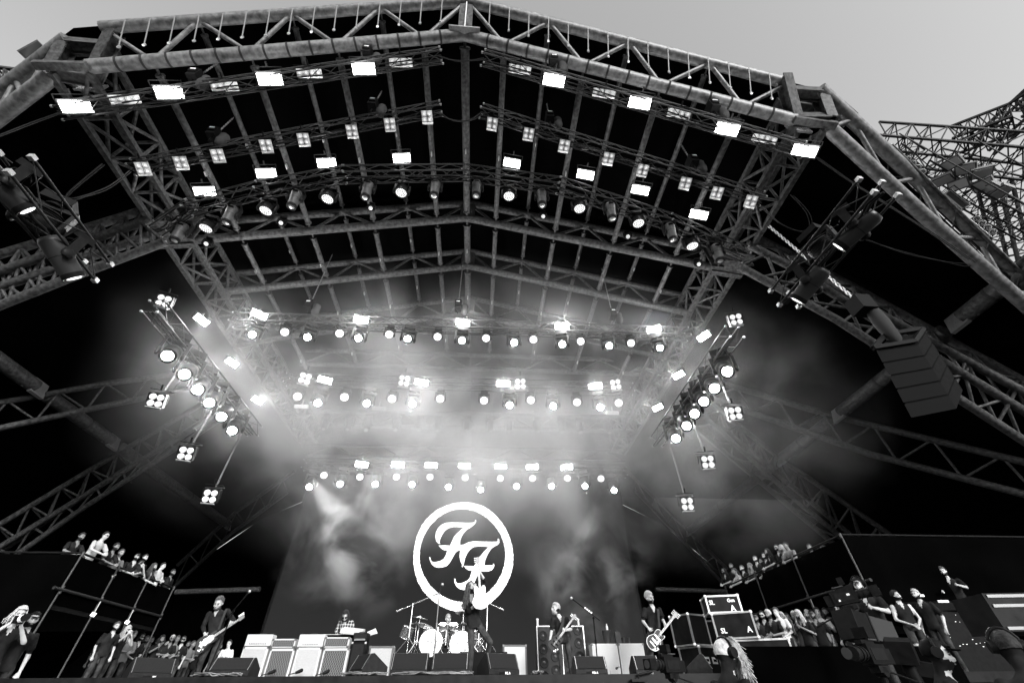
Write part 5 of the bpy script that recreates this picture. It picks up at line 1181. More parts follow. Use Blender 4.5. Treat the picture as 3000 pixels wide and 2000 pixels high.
# mixing desk and cases at the far right
p = onY(2745, 1765, 12.0); t = thing('mixing_desk', 'dark monitor mixing desk with glowing meters in front of the engineer', 'mixing desk', p); q = MB(); q.box(p+Vector((.1, .1, -.05)), (1.7, .7, .16), Euler((.2, 0, -.2)).to_matrix()); q.build('surface', M_BLK, t)
q = MB(); q.box(p+Vector((.1, .1, -.9)), (1.6, .5, 1.5)); q.build('base', M_BLK, t)
q = MB(); mr_ = random.Random(2)
for i in range(34): q.box(p+Vector((mr_.uniform(-.6, .9), -.3+.02, mr_.uniform(-1.1, -.2))), (mr_.choice((.012, .03)), .01, .012))
q.build('meter_lights', mat('meter_glow', .8, .5, emit=.12), t)
q = MB()
for (dx, dz) in ((-.5, .15), (.1, .02)): q.box(p+Vector((dx, -.1, dz)), (.3, .02, .05))
q.build('paper_notes', M_WTXT, t)
p = onY(2960, 1790, 9.0); t = thing('road_case', 'long dark road case with aluminium rails at the right frame edge', 'flight case', p)
q = MB(); q.box(p+Vector((.3, 0, -.05)), (1.9, .8, .62), Euler((0, 0, -.12)).to_matrix()); q.build('body', M_CASE, t)
q = MB(); R_ = Euler((0, 0, -.12)).to_matrix()
for z_ in (.26, .1, -.26): q.box(p+Vector((.3, -.41, z_-.05)), (1.88, .03, .05), R_)
q.build('rails', mat('dull_rails', .12, .45, .5), t)
# ================================================================ BALCONIES AT THE SIDES
for s, X, ya, yb, lab in ((-1, -12.0, 14.55, 19.6, 'left'), (1, 11.0, 12.6, 20.2, 'right')):
    zt, zb_ = (3.47, 2.55) if s < 0 else (3.72, 2.5); out = -s
    xo = X+s*9; t = thing('side_balcony', 'black draped scaffold balcony with people at the %s side of the stage' % lab, 'balcony', (X, ya, DECK), 'side balconies')
    q = MB(); q.box(((X+xo)/2, (ya+yb)/2, zb_-.45), (9, yb-ya, .12)); q.build('floor', M_BLK, t)
    q = MB()
    q.box((X, (ya+yb)/2, (zt-.1+DECK)/2+.9), (.05, yb-ya, zt-.1-DECK-1.8)); q.box(((X+xo)/2, ya, (zt+DECK)/2+.5), (9, .05, zt-.1-DECK-1.0)); q.build('drape', M_FAB, t)
    q = MB(); q.tube((X-out*0, ya, zt), (X, yb, zt), .03, 7); q.tube((X, ya, zt), (xo, ya, zt), .03, 7); q.build('hand_rail', M_BLK2, t)
    q = MB(); q.tube((X+out*.08, ya-.3, zb_-.05), (X+out*.08, yb, zb_-.05), .045, 8); q.build('lower_pipe', mat('dull_pipe_dark', .02, .5, .3, .2, 8), t)
    for k in range(4):
        y = ya+(yb-ya)*k/3; q = MB(); q.tube((X+out*.05, y, DECK), (X+out*.05, y, zt+.04), .026, 7); q.tube((X+out*.07, y, zt-.1), (X+out*.07, y, zt+.02), .034, 7); q.tube((X+out*.07, y, zb_-.15), (X+out*.07, y, zb_+.05), .04, 7); q.build('standard', mat('dull_pipe', .05, .5, .3, .2, 8), t)
    for k in range(2):
        y = ya+(yb-ya)*(.3+.33*k); p = Vector((X+out*.2, y, zb_-.45)); q = MB(); q.box(p, (.12, .05, .1), Euler((0, .3, .4)).to_matrix()); q.tube(p, p+Vector((0, 0, .35)), .015, 5); o = one(q, 'work_light', M_ALU, 'small pale work light clipped under the %s balcony, %s one' % (lab, 'front' if k == 0 else 'rear'), 'work light', 'work lights')
# ================================================================ CREW AND ONLOOKERS
PB = {}
def gen_joints(pose):
    J = dict(head=V((0, -.03, 1.64)), neck=V((0, .02, 1.47)), sR=V((-.19, .02, 1.41)), sL=V((.19, .02, 1.41)), hR=V((-.1, .02, .92)), hL=V((.1, .02, .92)), kR=V((-.12, -.03, .5)), kL=V((.11, -.01, .5)), aR=V((-.13, .03, .09)), aL=V((.13, .03, .09)))
    P = dict(
     down=((-.25, .05, 1.12), (-.25, -.1, .88), None, (.26, .05, 1.12), (.25, -.08, .88), None),
     folded=((-.26, -.02, 1.15), (-.03, -.24, 1.14), (.08, -.25, 1.13), (.26, -.02, 1.15), (.03, -.28, 1.1), (-.08, -.27, 1.08)),
     lean=((-.3, -.12, 1.17), (-.08, -.36, 1.08), (.02, -.4, 1.06), (.3, -.12, 1.17), (.08, -.38, 1.08), (-.02, -.42, 1.05)),
     phone=((-.27, -.15, 1.22), (-.08, -.36, 1.42), (-.06, -.4, 1.5), (.26, .02, 1.13), (.1, -.25, 1.3), (.05, -.33, 1.36)),
     face=((-.27, -.17, 1.24), (-.07, -.22, 1.5), (-.03, -.2, 1.58), (.27, -.17, 1.24), (.07, -.24, 1.48), (.03, -.22, 1.57)),
     clasp=((-.26, -.0, 1.12), (-.06, -.26, .98), (.0, -.3, .95), (.26, 0, 1.12), (.06, -.28, .96), (.01, -.3, .92)),
     raised=((-.3, -.1, 1.55), (-.22, -.15, 1.8), (-.2, -.15, 1.9), (.28, 0, 1.15), (.2, -.2, 1.0), None),
     reach=((-.26, -.2, 1.18), (-.2, -.45, 1.12), (-.18, -.55, 1.12), (.28, -.18, 1.2), (.15, -.45, 1.25), (.12, -.55, 1.27)))[pose]
    for k, v in zip(('eR', 'wR', 'fR', 'eL', 'wL', 'fL'), P): J[k] = V(v) if v is not None else None
    J = {k: v for k, v in J.items() if v is not None}
    if pose in ('lean',): 
        for k in ('head', 'neck', 'sR', 'sL', 'eR', 'eL', 'wR', 'wL', 'fR', 'fL'): J[k] = J[k]+V((0, -.12, -.04))
    return J
def proto_person(pose, sleeve, hst, hm, look, shorts=False, glasses=False):
    key = (pose, sleeve, hst, hm.name if hm else None, look, shorts, glasses)
    if key not in PB:
        kb_ = (pose, sleeve, look, shorts)
        if kb_ not in PB: PB[kb_] = make_body(gen_joints(pose), FR, Vector((look, -1, -.12)), sleeve=sleeve, voxel=.021, shorts=shorts, curl=(.5, .5))
        me, hd = PB[kb_]
        if not me.materials:
            for m_ in (M_SKIN, M_BSHIRT, M_JEANS, M_SHOE): me.materials.append(m_)
        t = bpy.data.objects.new('person', None); COL.objects.link(t)
        o = bpy.data.objects.new('body', me); COL.objects.link(o); o.parent = t
        if hst: hair(hd, t, V((0, 0, 0)), hst, hm, seed=len(PB))
        face_parts(hd, t, V((0, 0, 0)), glasses=glasses)
        PB[key] = [t, False]
    return key
pr_ = random.Random(12)
def place(label, pose, floor, uv, yaw, top=M_BSHIRT, hst='short', hm=M_HAIRD, sleeve='short', look=0.0, shorts=False, glasses=False, skin=None, legs=None, X=None, Y=None, sc_=1.0, group='onlookers'):
    key = proto_person(pose, sleeve, hst, hm, look, shorts, glasses); ent = PB[key]
    t = ent[0] if not ent[1] else copy_tree(ent[0]); ent[1] = True
    if X is not None: p = onX(*uv, X)
    elif Y is not None: p = onY(*uv, Y)
    else: p = onZ(*uv, floor+1.66*sc_)
    t.location = (p.x, p.y, p.z-1.66*sc_); t.rotation_euler = (0, 0, yaw+(pr_.uniform(-.35, .35) if group.startswith(('people', 'onlookers')) else 0)); t.scale = (sc_,)*3
    tag(t, label, 'person', group)
    for o in t.children:
        if o.name.startswith('body'):
            for i, m_ in ((0, skin), (1, top), (2, legs)):
                if m_ is not None: o.material_slots[i].link = 'OBJECT'; o.material_slots[i].material = m_
    return t
LB = dict(X=-12.25); RB = dict(X=11.25); W = M_WSHIRT; K = M_BSHIRT; G = M_GSHIRT
yl, yr = math.radians(75), math.radians(-75)      # towards the stage centre, from the left and from the right
for a in (
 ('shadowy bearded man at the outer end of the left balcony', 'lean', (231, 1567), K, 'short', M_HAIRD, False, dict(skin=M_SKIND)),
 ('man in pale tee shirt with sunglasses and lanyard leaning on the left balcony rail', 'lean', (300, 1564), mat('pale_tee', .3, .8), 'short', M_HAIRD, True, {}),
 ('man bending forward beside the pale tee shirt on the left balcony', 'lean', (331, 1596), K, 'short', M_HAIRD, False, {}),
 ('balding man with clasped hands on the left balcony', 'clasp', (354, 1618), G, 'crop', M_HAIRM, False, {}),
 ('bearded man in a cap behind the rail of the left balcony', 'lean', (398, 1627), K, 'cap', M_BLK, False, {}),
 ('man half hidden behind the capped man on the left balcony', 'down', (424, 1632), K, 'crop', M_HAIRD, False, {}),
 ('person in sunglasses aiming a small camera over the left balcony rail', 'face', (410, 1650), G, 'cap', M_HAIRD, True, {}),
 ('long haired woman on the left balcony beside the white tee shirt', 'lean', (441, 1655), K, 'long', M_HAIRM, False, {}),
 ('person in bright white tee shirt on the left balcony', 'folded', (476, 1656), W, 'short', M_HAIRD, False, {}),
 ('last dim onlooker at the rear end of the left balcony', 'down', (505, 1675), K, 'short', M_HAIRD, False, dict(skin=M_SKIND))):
    place(a[0], a[1], None, a[2], yl, a[3], a[4], a[5], glasses=a[6], group='people on the left balcony', **(LB if a[2][0] > 250 else dict(Y=15.0)), **a[7])
for a in (
 ('bespectacled onlooker at the rear corner of the right balcony', 'lean', (2127, 1669), K, 'long', M_HAIRD, True, {}),
 ('tall dark haired onlooker near the rear of the right balcony', 'down', (2143, 1657), K, 'short', M_HAIRD, False, {}),
 ('onlooker in patterned top near the rear of the right balcony', 'lean', (2161, 1669), M_PATT, 'short', M_HAIRM, False, {}),
 ('onlooker looking down, fifth from the rear corner of the right balcony', 'down', (2175, 1663), K, 'short', M_HAIRM, False, {}),
 ('fair haired woman leaning over the middle of the right balcony rail', 'lean', (2206, 1654), G, 'long', M_HAIRB, False, {}),
 ('man behind the fair haired woman on the right balcony', 'down', (2213, 1636), K, 'crop', M_HAIRM, False, {}),
 ('man with folded arms over the rail of the right balcony', 'folded', (2234, 1642), K, 'short', M_HAIRD, False, {}),
 ('woman with dark bob looking out over the right balcony', 'down', (2240, 1627), K, 'bob', M_HAIRD, False, {}),
 ('woman resting pale forearms on the right balcony rail', 'lean', (2258, 1612), K, 'long', M_HAIRD, False, {}),
 ('man in sunglasses among the group high on the right balcony', 'down', (2277, 1603), K, 'short', M_HAIRD, True, {}),
 ('grey haired woman smiling beside the sunglasses man on the right balcony', 'down', (2292, 1605), G, 'bob', M_HAIRG, False, {}),
 ('bearded man with lanyard at the upright pole of the right balcony', 'lean', (2310, 1593), mat('mid_shirt', .1, .8), 'short', M_HAIRD, False, {}),
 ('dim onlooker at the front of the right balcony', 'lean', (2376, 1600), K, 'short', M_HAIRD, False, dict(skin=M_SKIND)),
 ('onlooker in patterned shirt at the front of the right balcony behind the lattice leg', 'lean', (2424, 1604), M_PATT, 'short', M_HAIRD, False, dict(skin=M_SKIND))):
    place(a[0], a[1], None, a[2], yr, a[3], a[4], a[5], glasses=a[6], group='people on the right balcony', **(RB if a[2][0] < 2350 else dict(X=11.75)), **a[7])
for a in (
 ('man in backward cap in profile at the left side of the stage', 'down', (341, 1832), K, 'crop', M_HAIRM, False, {}, yl),
 ('blonde woman in sunglasses with hands to her mouth at the left side', 'face', (373, 1842), K, 'long', M_HAIRB, True, dict(sleeve='none'), yl*.7),
 ('woman in sunglasses behind the left wedge monitor, arms low', 'clasp', (414, 1864), K, 'bob', M_HAIRD, True, {}, yl*.8),
 ('dim onlooker raising a phone in the left side crowd', 'phone', (443, 1874), K, 'short', M_HAIRD, False, dict(skin=M_SKIND), yl*.8),
 ('dim onlooker with hood in the middle of the left side crowd', 'folded', (459, 1880), K, 'cap', M_BLK, False, dict(skin=M_SKIND), yl*.8),
 ('blonde woman touching her chin in the left side crowd', 'phone', (488, 1888), K, 'long', M_HAIRB, False, {}, yl*.6),
 ('man in black v neck shirt with sunglasses on his cap, left of the guitarist', 'down', (538, 1872), K, 'cap', M_HAIRD, True, {}, yl*.5),
 ('onlooker half hidden between the v neck man and the left guitarist', 'down', (552, 1886), K, 'short', M_HAIRD, False, dict(skin=M_SKIND), yl*.5),
 ('dim onlooker behind the person in the lettered jersey', 'down', (646, 1893), K, 'short', M_HAIRD, False, dict(skin=M_SKIND), yl*.3)):
    place(a[0], a[1], DECK-.12, a[2], a[8], a[3], a[4], a[5], glasses=a[6], group='onlookers at the left side of the stage', **a[7])
t = place('person in pale jersey lettered Lovely day standing between guitarist and amplifiers', 'down', DECK-.2, (673, 1883), .1, mat('pale_jersey', .5, .8), 'crop', M_HAIRD, group='onlookers at the left side of the stage')
text('Lovely day', .09, M_DTXT, face_M(V((0, -.165, 1.2))), t, bold=.002); text('for a', .06, M_DTXT, face_M(V((-.08, -.168, 1.1))), t, bold=.002)
t = place('fair haired photographer with long white lens at the far left', 'face', DECK, (56, 1797), .9, K, 'bob', M_HAIRB, Y=9.6, group='photographers')
q = MB(); q.box((0, -.24, 1.55), (.15, .1, .11)); q.tube((0, -.28, 1.55), (0, -.62, 1.56), .045, 12, .06); q.v = [Matrix.Rotation(.9, 3, 'Z') @ v+t.location for v in q.v]
one(q, 'camera', M_BLK, 'camera with long lens held by the far left photographer', 'camera')
q = MB()
for k in range(3): q.tube((0, -.4-.06*k, 1.555), (0, -.43-.06*k, 1.556), .06, 14)
q.v = [Matrix.Rotation(.9, 3, 'Z') @ v+t.location for v in q.v]; one(q, 'lens_bands', M_WTXT, 'white bands round the far left photographer lens', 'lens rings')
place('person beside the far left photographer looking down', 'down', DECK, (96, 1812), .9, K, 'cap', M_BLK, Y=10.0, group='photographers')
for a in (
 ('bearded man in sunglasses and black tee behind the flight case stack', 'clasp', (2233, 1800), K, 'short', M_HAIRD, True, {}, -.9),
 ('man in white sleeveless top with a round printed mark', 'clasp', (2274, 1790), W, 'crop', M_HAIRM, False, dict(legs=M_BSHIRT), -.8),
 ('man in grey tee shirt reading his phone, right of the white sleeveless top', 'phone', (2306, 1806), mat('mid_shirt', .1, .8), 'short', M_HAIRD, False, {}, -.6),
 ('dim fair haired onlooker between the phone reader and the blonde woman', 'down', (2349, 1820), mat('mid_shirt', .1, .8), 'bob', M_HAIRB, False, dict(skin=M_SKIND), -.8),
 ('long haired blonde woman with crossed arms in shorts at the right side', 'folded', (2367, 1797), mat('mid_shirt', .1, .8), 'long', M_HAIRB, False, dict(sleeve='none', legs=M_GSHIRT), -.8),
 ('curly haired person in white open shirt drinking from a cup', 'phone', (2394, 1791), W, 'bob', M_HAIRD, False, dict(legs=M_GSHIRT), -.8),
 ('dark haired onlooker behind the white open shirt', 'down', (2419, 1791), K, 'short', M_HAIRD, False, dict(skin=M_SKIND), -.9),
 ('dark haired woman with hair slide in profile at the right side', 'down', (2456, 1781), W, 'bob', M_HAIRD, False, dict(sleeve='none'), -1.0),
 ('older person talking behind the big lens housing at the right', 'down', (2488, 1775), W, 'short', M_HAIRB, False, {}, -1.0),
 ('grey haired man in profile behind the woman in the black tank top', 'down', (2684, 1738), K, 'short', M_HAIRG, False, {}, -1.2)):
    place(a[0], a[1], DECK, a[2], a[8], a[3], a[4], a[5], glasses=a[6], group='onlookers at the right side of the stage', **a[7])
t = place('woman with fair hair between the flight cases', 'down', DECK, (2057, 1866), -.3, K, 'long', M_HAIRB, group='onlookers at the right side of the stage', skin=M_SKIND, sc_=.93)
place('woman with both hands raised left of the flight cases', 'raised', DECK, (1999, 1875), -.3, K, 'long', M_HAIRM, sleeve='none', group='onlookers at the right side of the stage', sc_=.9)
t = place('woman in black tank top and shorts looking to the right by the mixing desk', 'clasp', DECK, (2622, 1742), -.4, K, 'short', M_HAIRD, sleeve='none', look=.9, shorts=True, legs=M_JEANS, group='crew')
place('sound engineer in black tee shirt working over the mixing desk', 'reach', DECK, (2762, 1672), -.9, K, 'crop', M_HAIRM, group='crew', sc_=1.05, Y=12.6)
t = place('camera operator in headphones and black tee bending over a shoulder camera', 'reach', None, (2516, 1712), -.95, K, 'cap', M_BLK, Y=8.4, group='crew', sc_=1.03)
def phones(t, name='headphones'):
    p = t.location; sc_ = t.scale[0]; R = Matrix.Rotation(t.rotation_euler.z, 3, 'Z'); q = MB(); c = V((0, -.03, 1.66))
    arc = [c+V((math.sin(a)*.105, 0, math.cos(a)*.125+.01)) for a in [math.pi*(-.5+i/8) for i in range(9)]]
    q.path(arc, .012, 6)
    for k in (-1, 1): q.tube(c+V((k*.075, 0, 0)), c+V((k*.12, 0, 0)), .05, 14, .045)
    q.v = [R @ v*sc_+p for v in q.v]; o = one(q, name, M_BLK2, 'black headphones worn by the %s' % t['label'][:60].split(' in ')[0].split(' with ')[0], 'headphones', 'headphones')
    return o
phones(t)
def video_camera(label, p, yaw, sc_=1.0, hood=True, foot=None, pitch=0.0, group='video cameras'):
    t = thing('video_camera', label, 'video camera', (0, 0, 0), group)
    def b(name, parts, m):
        q = MB()
        for f in parts: f(q)
        return q.build(name, m, t)
    b('body', [lambda q: q.box((0, .1, 0), (.17, .42, .24)), lambda q: q.box((0, .36, -.02), (.12, .16, .18)), lambda q: q.box((0, .02, .14), (.1, .3, .05))], M_BLK)
    b('side_panel', [lambda q: q.box((-.088, .1, .0), (.006, .3, .14)), lambda q: q.box((.088, .1, 0), (.006, .3, .14))], M_BLK2)
    b('lens_barrel', [lambda q: q.tube((0, -.1, 0), (0, -.36, 0), .075, 18, .085), lambda q: q.tube((0, -.16, 0), (0, -.18, 0), .092, 18), lambda q: q.tube((0, -.24, 0), (0, -.26, 0), .096, 18)], M_BLK2)
    if hood: b('lens_hood', [lambda q: q.box((0, -.42, 0), (.2, .15, .17), None, 0, None)], M_BLK)
    b('front_glass', [lambda q: q.tube((0, -.5, 0), (0, -.497, 0), .07, 18)], M_LENS)
    b('viewfinder', [lambda q: q.box((.02, .02, .25), (.2, .1, .13)), lambda q: q.tube((0, .1, .14), (0, .05, .2), .02, 6)], M_BLK)
    b('top_plate', [lambda q: q.box((0, .12, .17), (.15, .2, .015))], M_GREYC)
    b('tripod_head', [lambda q: q.box((0, .1, -.17), (.14, .24, .08)), lambda q: q.tube((-.07, .1, -.2), (.07, .1, -.2), .06, 14)], M_BLK2)
    b('pan_bar', [lambda q: q.tube((.06, .2, -.2), (.14, .75, -.34), .013, 6), lambda q: q.tube((.14, .7, -.33), (.145, .8, -.35), .02, 8)], M_BLK)
    b('tags', [lambda q: q.box((-.094, .02, .02), (.004, .05, .03)), lambda q: q.box((-.094, .2, -.05), (.004, .03, .03)), lambda q: q.box((0, -.08, .13), (.03, .01, .02))], M_WTXT)
    if foot is not None:
        L = (p.z-foot)/sc_
        q = MB(); q.tube((0, .1, -.24), (0, .1, -L*.45), .04, 8)
        for k in range(3): a_ = k*2.09+.5; q.tube((0, .1, -.3), (.5*math.cos(a_), .1+.5*math.sin(a_), -L), .025, 7)
        q.build('tripod', M_BLK, t)
    t.location = p; t.rotation_euler = (pitch, 0, yaw); t.scale = (sc_,)*3; return t
video_camera('shoulder video camera held by the operator in headphones', onY(2490, 1745, 7.9), .9, .9, pitch=-.1)
video_camera('broadcast camera with square hood in the pit before the grey haired guitarist', onY(1952, 1946, 6.6), -1.15, .66, foot=-1.65)
video_camera('broadcast camera with ribbed lens low at the right of the pit', onY(2545, 1915, 6.0), -1.2, .85, hood=False, foot=-1.65)
# big boxed field lens on the right
p = onY(2530, 1840, 7.4); t = thing('boxed_lens_camera', 'huge boxed broadcast lens pointing left in front of the right side onlookers', 'video camera', p, 'video cameras')
R = Matrix.Rotation(math.radians(-70), 3, 'Z') @ Matrix.Rotation(-.12, 3, 'X')
q = MB(); q.box(p+R @ V((0, .25, 0)), (.28, .6, .32), R); q.build('housing', mat('camera_grey', .03, .45), t)
q = MB(); q.box(p+R @ V((0, -.2, -.01)), (.31, .34, .36), R); q.build('lens_hood', M_BLK, t)
q = MB(); q.box(p+R @ V((0, -.03, 0)), (.33, .03, .38), R); q.box(p+R @ V((0, -.38, 0)), (.33, .02, .38), R); q.build('rims', M_BLK2, t)
for k in (0, 1): q = MB(); q.box(p+R @ V((-.143, .2+.14*k, .06)), (.01, .07, .14), R); q.build('recess', M_BLK, t)
q = MB(); q.tube(p-V((0, 0, .2)), V((p.x, p.y, -1.65)), .07, 10); q.build('pedestal', M_BLK, t)
p = onY(2640, 1905, 6.8); q = MB(); q.box(p, (.3, .35, .26), Euler((.2, .1, -.8)).to_matrix()); q.box(p+V((.2, 0, -.2)), (.45, .3, .16), Euler((.1, .2, -.6)).to_matrix()); q.tube(p, V((p.x, p.y, -1.65)), .08, 8); one(q, 'camera_dolly', M_BLK, 'dark camera dolly body behind the low right broadcast camera', 'camera dolly', loc=p)
q = MB(); p = onY(2350, 1935, 9.6); q.box(V((p.x+.9, 9.75, .25)), (4.6, .3, 1.0)); one(q, 'stage_front_drape', M_FAB, 'black draped barrier in front of the right side onlookers', 'barrier')
cwd = random.Random(77)
for sd_, us, y0_, nm in ((1, [2192, 2214, 2252, 2290, 2328, 2340, 2380, 2407, 2436, 2470, 2500], 1806, 'right'), (-1, [318, 330, 358, 392, 428, 474, 505, 520, 565, 585], 1868, 'left')):
    for i, u in enumerate(us):
        v = y0_+cwd.uniform(-10, 12)+(0 if sd_ > 0 else (u-430)*.12); hs_ = cwd.choice(('short', 'long', 'bob', 'short', 'cap')); 
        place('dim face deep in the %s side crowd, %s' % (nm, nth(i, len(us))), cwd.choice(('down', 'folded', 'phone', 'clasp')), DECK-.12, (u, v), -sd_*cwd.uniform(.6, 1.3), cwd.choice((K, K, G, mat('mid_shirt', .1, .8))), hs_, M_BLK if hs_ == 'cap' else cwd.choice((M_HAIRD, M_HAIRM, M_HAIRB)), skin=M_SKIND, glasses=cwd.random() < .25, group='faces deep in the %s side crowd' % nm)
# near pit crew
t = place('fair haired camera woman in headphones with her back turned, near the bottom edge', 'down', None, (2118, 1912), math.radians(110), K, 'short', M_HAIRB, Y=4.9, look=.0, group='pit crew', sc_=.98)
phones(t)
hdp = t.location+V((0, 0, 1.66*.98)); q = MB(); hr_ = random.Random(8)
for i in range(420):
    a = hr_.uniform(-1.2, 1.4); st_p = hdp+V((.03+.09*math.cos(a)*hr_.uniform(.6, 1), .1*math.sin(a), hr_.uniform(-.02, .13))); L = hr_.uniform(.1, .24)
    q.path([st_p, st_p+V((.03, .01, -.01)), st_p+V((.06+hr_.uniform(0, .03), .02, -L*.5)), st_p+V((.05+hr_.uniform(-.02, .09), .02+hr_.uniform(-.04, .04), -L))], .0022, 3)
o = loc_build(q, 'loose_hair', M_HAIRB, None, t.location); o.location = t.location; tag(o, 'wind blown fair hair of the camera woman near the bottom edge', 'hair'); 
Mi = Matrix.LocRotScale(t.location, t.rotation_euler.to_quaternion(), t.scale).inverted(); o.data.transform(Mi @ Matrix.Translation(t.location)); o.location = (0, 0, 0); o.parent = t
for k_ in ('label', 'category'): del o[k_]
t = place('man in peaked cap and headphones low in the bottom right corner', 'down', None, (2732, 1912), .9, K, 'cap', M_BLK, Y=5.2, group='pit crew', sc_=1.1); phones(t)
t = place('crew member seen from behind in headphones at the right frame edge', 'down', None, (2955, 1892), 2.6, K, 'short', M_HAIRD, Y=4.6, group='pit crew', sc_=1.15); phones(t)
# pit camera pieces on the stage lip
for (u, v, lab) in ((1870, 1975, 'small microphone on a clamp at the stage lip, left of the camera'), (2290, 1965, 'small microphone on a clamp at the stage lip, by the flight cases')):
    p = onY(u, v, 9.85); q = MB(); q.tube(p, p+V((.28, 0, .05)), .022, 8, .03); q.tube(p, V((p.x, p.y, DECK-.2)), .012, 6); q.box((p.x, p.y, DECK-.1), (.3, .1, .04)); one(q, 'shotgun_microphone', M_BLK2, lab, 'microphone', 'edge microphones')
# ================================================================ TOWER OUTSIDE, AGAINST THE SKY
M_TOW = mat('dark_lattice_steel', .035, .5, .3, .3, 6)
def lat_truss(label, pts, w, h, r, dist, n, name='tower_truss', t=None, m=None):
    P = [onD(u, v, dist if len(pt) == 0 else dist) for (u, v, *pt) in pts]
    if t is None: t = thing(name, label, 'lattice truss', P[0], 'tower lattice')
    for p, q_ in zip(P, P[1:]):
        d = (q_-p).normalized(); x = Vector((0, 1, .3)).normalized(); x = (x-d*x.dot(d)).normalized(); y = d.cross(x)
        if y.z < 0: y = -y
        C = [(p+x*a+y*b, q_+x*a+y*b) for a, b in ((0, 0), (w, 0), (w, -h), (0, -h))]
        q = MB()
        for a, b in C: q.beam(a, b, r*2, r*2)
        q.build('chords', m or M_TOW, t); q = MB()
        for i in range(4):
            A, B = C[i], C[(i+1) % 4]
            for k in range(n):
                a0, a1 = k/n, (k+1)/n
                if k % 2: q.tube(A[0].lerp(A[1], a0), B[0].lerp(B[1], a1), r*.6, 5, cap=False)
                else: q.tube(B[0].lerp(B[1], a0), A[0].lerp(A[1], a1), r*.6, 5, cap=False)
                q.tube(A[0].lerp(A[1], a1), B[0].lerp(B[1], a1), r*.5, 5, cap=False)
        q.build('lacing', m or M_TOW, t)
    return t
tw = lat_truss('dark lattice jib of the outside tower reaching left over the stage corner', [(2575, 357), (3080, 392)], 1.2, 1.1, .042, 26, 9)
lat_truss('sloping upper lattice of the outside tower against the sky', [(2782, 372), (2955, 305), (3080, 225)], .9, .75, .042, 27, 6)
lat_truss('steep lattice leg of the outside tower at the right frame edge', [(2850, 425), (3060, 235)], .9, .9, .045, 29, 6)
lat_truss('lower lattice arm of the outside tower carrying flat lamps', [(2745, 452), (2900, 545), (3080, 640)], .8, .6, .03, 25, 7)
lat_truss('upright lattice mast of the outside tower at the right frame edge', [(2962, 520), (3030, 800)], .7, .7, .05, 28, 9)
lat_truss('crossing lattice brace under the jib of the outside tower', [(2760, 435), (3060, 500)], .9, .8, .03, 28, 7)
lat_truss('small lattice stub under the outer end of the jib', [(2660, 405), (2710, 440)], .7, .6, .03, 27, 3)
lat_truss('corner of an outside lattice tower peeking in at the left frame edge', [(-30, 195), (52, 205)], .5, .8, .05, 24, 4)
for i, (u, v) in enumerate(((2790, 478), (2830, 495), (2875, 505), (2880, 540), (2905, 550), (2930, 560), (2765, 525), (2810, 540))):
    p = onD(u, v, 24.5); t = thing('tower_floodlight', 'flat floodlight slung from the outside tower, %s of the cluster' % ORD[i], 'floodlight', p, 'tower floodlights')
    R = Euler((.5+.25*math.sin(i*2.1), .5+.3*math.cos(i*1.7), .6+.5*math.sin(i))).to_matrix(); q = MB(); q.box(p, (.42, .6, .14), R); q.build('housing', mat('flood_casing', .12, .5, .3), t); q = MB(); q.box(p-R @ V((0, 0, .09)), (.32, .5, .02), R); q.build('glass', mat('flood_glass', .45, .3), t)
for i, (a, b, lab) in enumerate((((2640, 395), (3060, 630), 'doubled chain running down from the jib of the outside tower'), ((2860, 410), (3060, 520), 'shorter chain running down inside the outside tower'))):
    q = MB()
    for k in (0, 1): q.tube(onD(*a, 24)+V((0, 0, .12*k)), onD(*b, 24)+V((0, 0, .12*k)), .025, 5)
    one(q, 'tower_chain', M_TOW, lab, 'chain', 'tower chains')
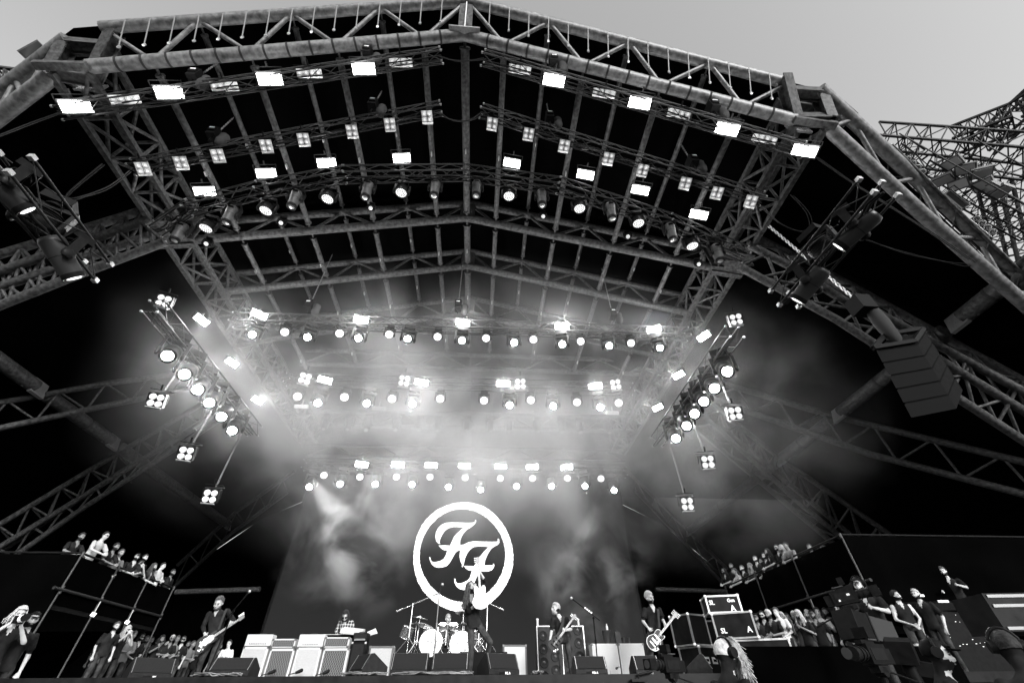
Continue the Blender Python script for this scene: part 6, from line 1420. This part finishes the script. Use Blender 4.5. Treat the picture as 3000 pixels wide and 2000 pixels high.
# ================================================================ SMOKE
def smoke(name, label, c, half, dens, scale, cutoff, soft, seed=0, aniso=.2, step=None):
    me = bpy.data.meshes.new(name); bm = bmesh.new(); bmesh.ops.create_cube(bm, size=2); bm.to_mesh(me); bm.free()
    o = bpy.data.objects.new(name, me); COL.objects.link(o); o.location = c; o.scale = half
    o['kind'] = 'stuff'; o['label'] = label; o['category'] = 'smoke'
    m = bpy.data.materials.new(name+'_volume'); m.use_nodes = True; n = m.node_tree; n.nodes.clear()
    out = n.nodes.new('ShaderNodeOutputMaterial'); pv = n.nodes.new('ShaderNodeVolumePrincipled')
    pv.inputs['Color'].default_value = (.95, .95, .95, 1); pv.inputs['Anisotropy'].default_value = aniso
    tc = n.nodes.new('ShaderNodeTexCoord')
    ln = n.nodes.new('ShaderNodeVectorMath'); ln.operation = 'LENGTH'; n.links.new(tc.outputs['Object'], ln.inputs[0])
    fall = n.nodes.new('ShaderNodeMapRange'); fall.interpolation_type = 'SMOOTHSTEP'
    fall.inputs['From Min'].default_value = soft[0]; fall.inputs['From Max'].default_value = soft[1]; fall.inputs['To Min'].default_value = 1; fall.inputs['To Max'].default_value = 0
    n.links.new(ln.outputs['Value'], fall.inputs['Value'])
    geo = n.nodes.new('ShaderNodeNewGeometry'); mp = n.nodes.new('ShaderNodeMapping'); mp.inputs['Location'].default_value = (seed, seed*.7, 0); mp.inputs['Scale'].default_value = (1, .8, 1)
    no = n.nodes.new('ShaderNodeTexNoise'); no.inputs['Scale'].default_value = scale; no.inputs['Detail'].default_value = 4.0; no.inputs['Roughness'].default_value = .55; no.inputs['Distortion'].default_value = .4
    n.links.new(geo.outputs['Position'], mp.inputs[0]); n.links.new(mp.outputs[0], no.inputs['Vector'])
    mr = n.nodes.new('ShaderNodeMapRange'); mr.interpolation_type = 'SMOOTHSTEP'
    mr.inputs['From Min'].default_value = cutoff[0]; mr.inputs['From Max'].default_value = cutoff[1]; mr.inputs['To Min'].default_value = cutoff[2]; mr.inputs['To Max'].default_value = 1
    n.links.new(no.outputs['Fac'], mr.inputs['Value'])
    a = n.nodes.new('ShaderNodeMath'); a.operation = 'MULTIPLY'; n.links.new(mr.outputs[0], a.inputs[0]); n.links.new(fall.outputs[0], a.inputs[1])
    b = n.nodes.new('ShaderNodeMath'); b.operation = 'MULTIPLY'; n.links.new(a.outputs[0], b.inputs[0]); b.inputs[1].default_value = dens
    n.links.new(b.outputs[0], pv.inputs['Density']); n.links.new(pv.outputs[0], out.inputs['Volume'])
    me.materials.append(m); return o
smoke('smoke', 'pale lit smoke filling the roof space around the back rows of lamps', (-1.0, 18.5, 10.2), (17.5, 10.0, 7.0), .13, .26, (.42, .62, .1), (.15, 1.0), 2)
smoke('smoke', 'puff of smoke in front of the left half of the video screen', (-6.2, 23.0, 6.6), (4.4, 2.6, 4.6), .3, .42, (.44, .64, 0), (.1, 1.0), 8)
smoke('smoke', 'puff of smoke in front of the right half of the video screen', (5.8, 23.0, 4.6), (4.0, 2.6, 4.0), .28, .42, (.44, .64, 0), (.1, 1.0), 24)
smoke('smoke', 'drifting smoke lit pale round the right side truss', (9.3, 15.0, 8.8), (6.8, 6.5, 6.2), .12, .42, (.45, .64, .02), (.05, 1.0), 14)
smoke('smoke', 'drifting smoke lit pale round the left side truss', (-9.8, 13.8, 9.4), (3.9, 5.5, 3.8), .09, .42, (.44, .64, .04), (.05, 1.0), 33)
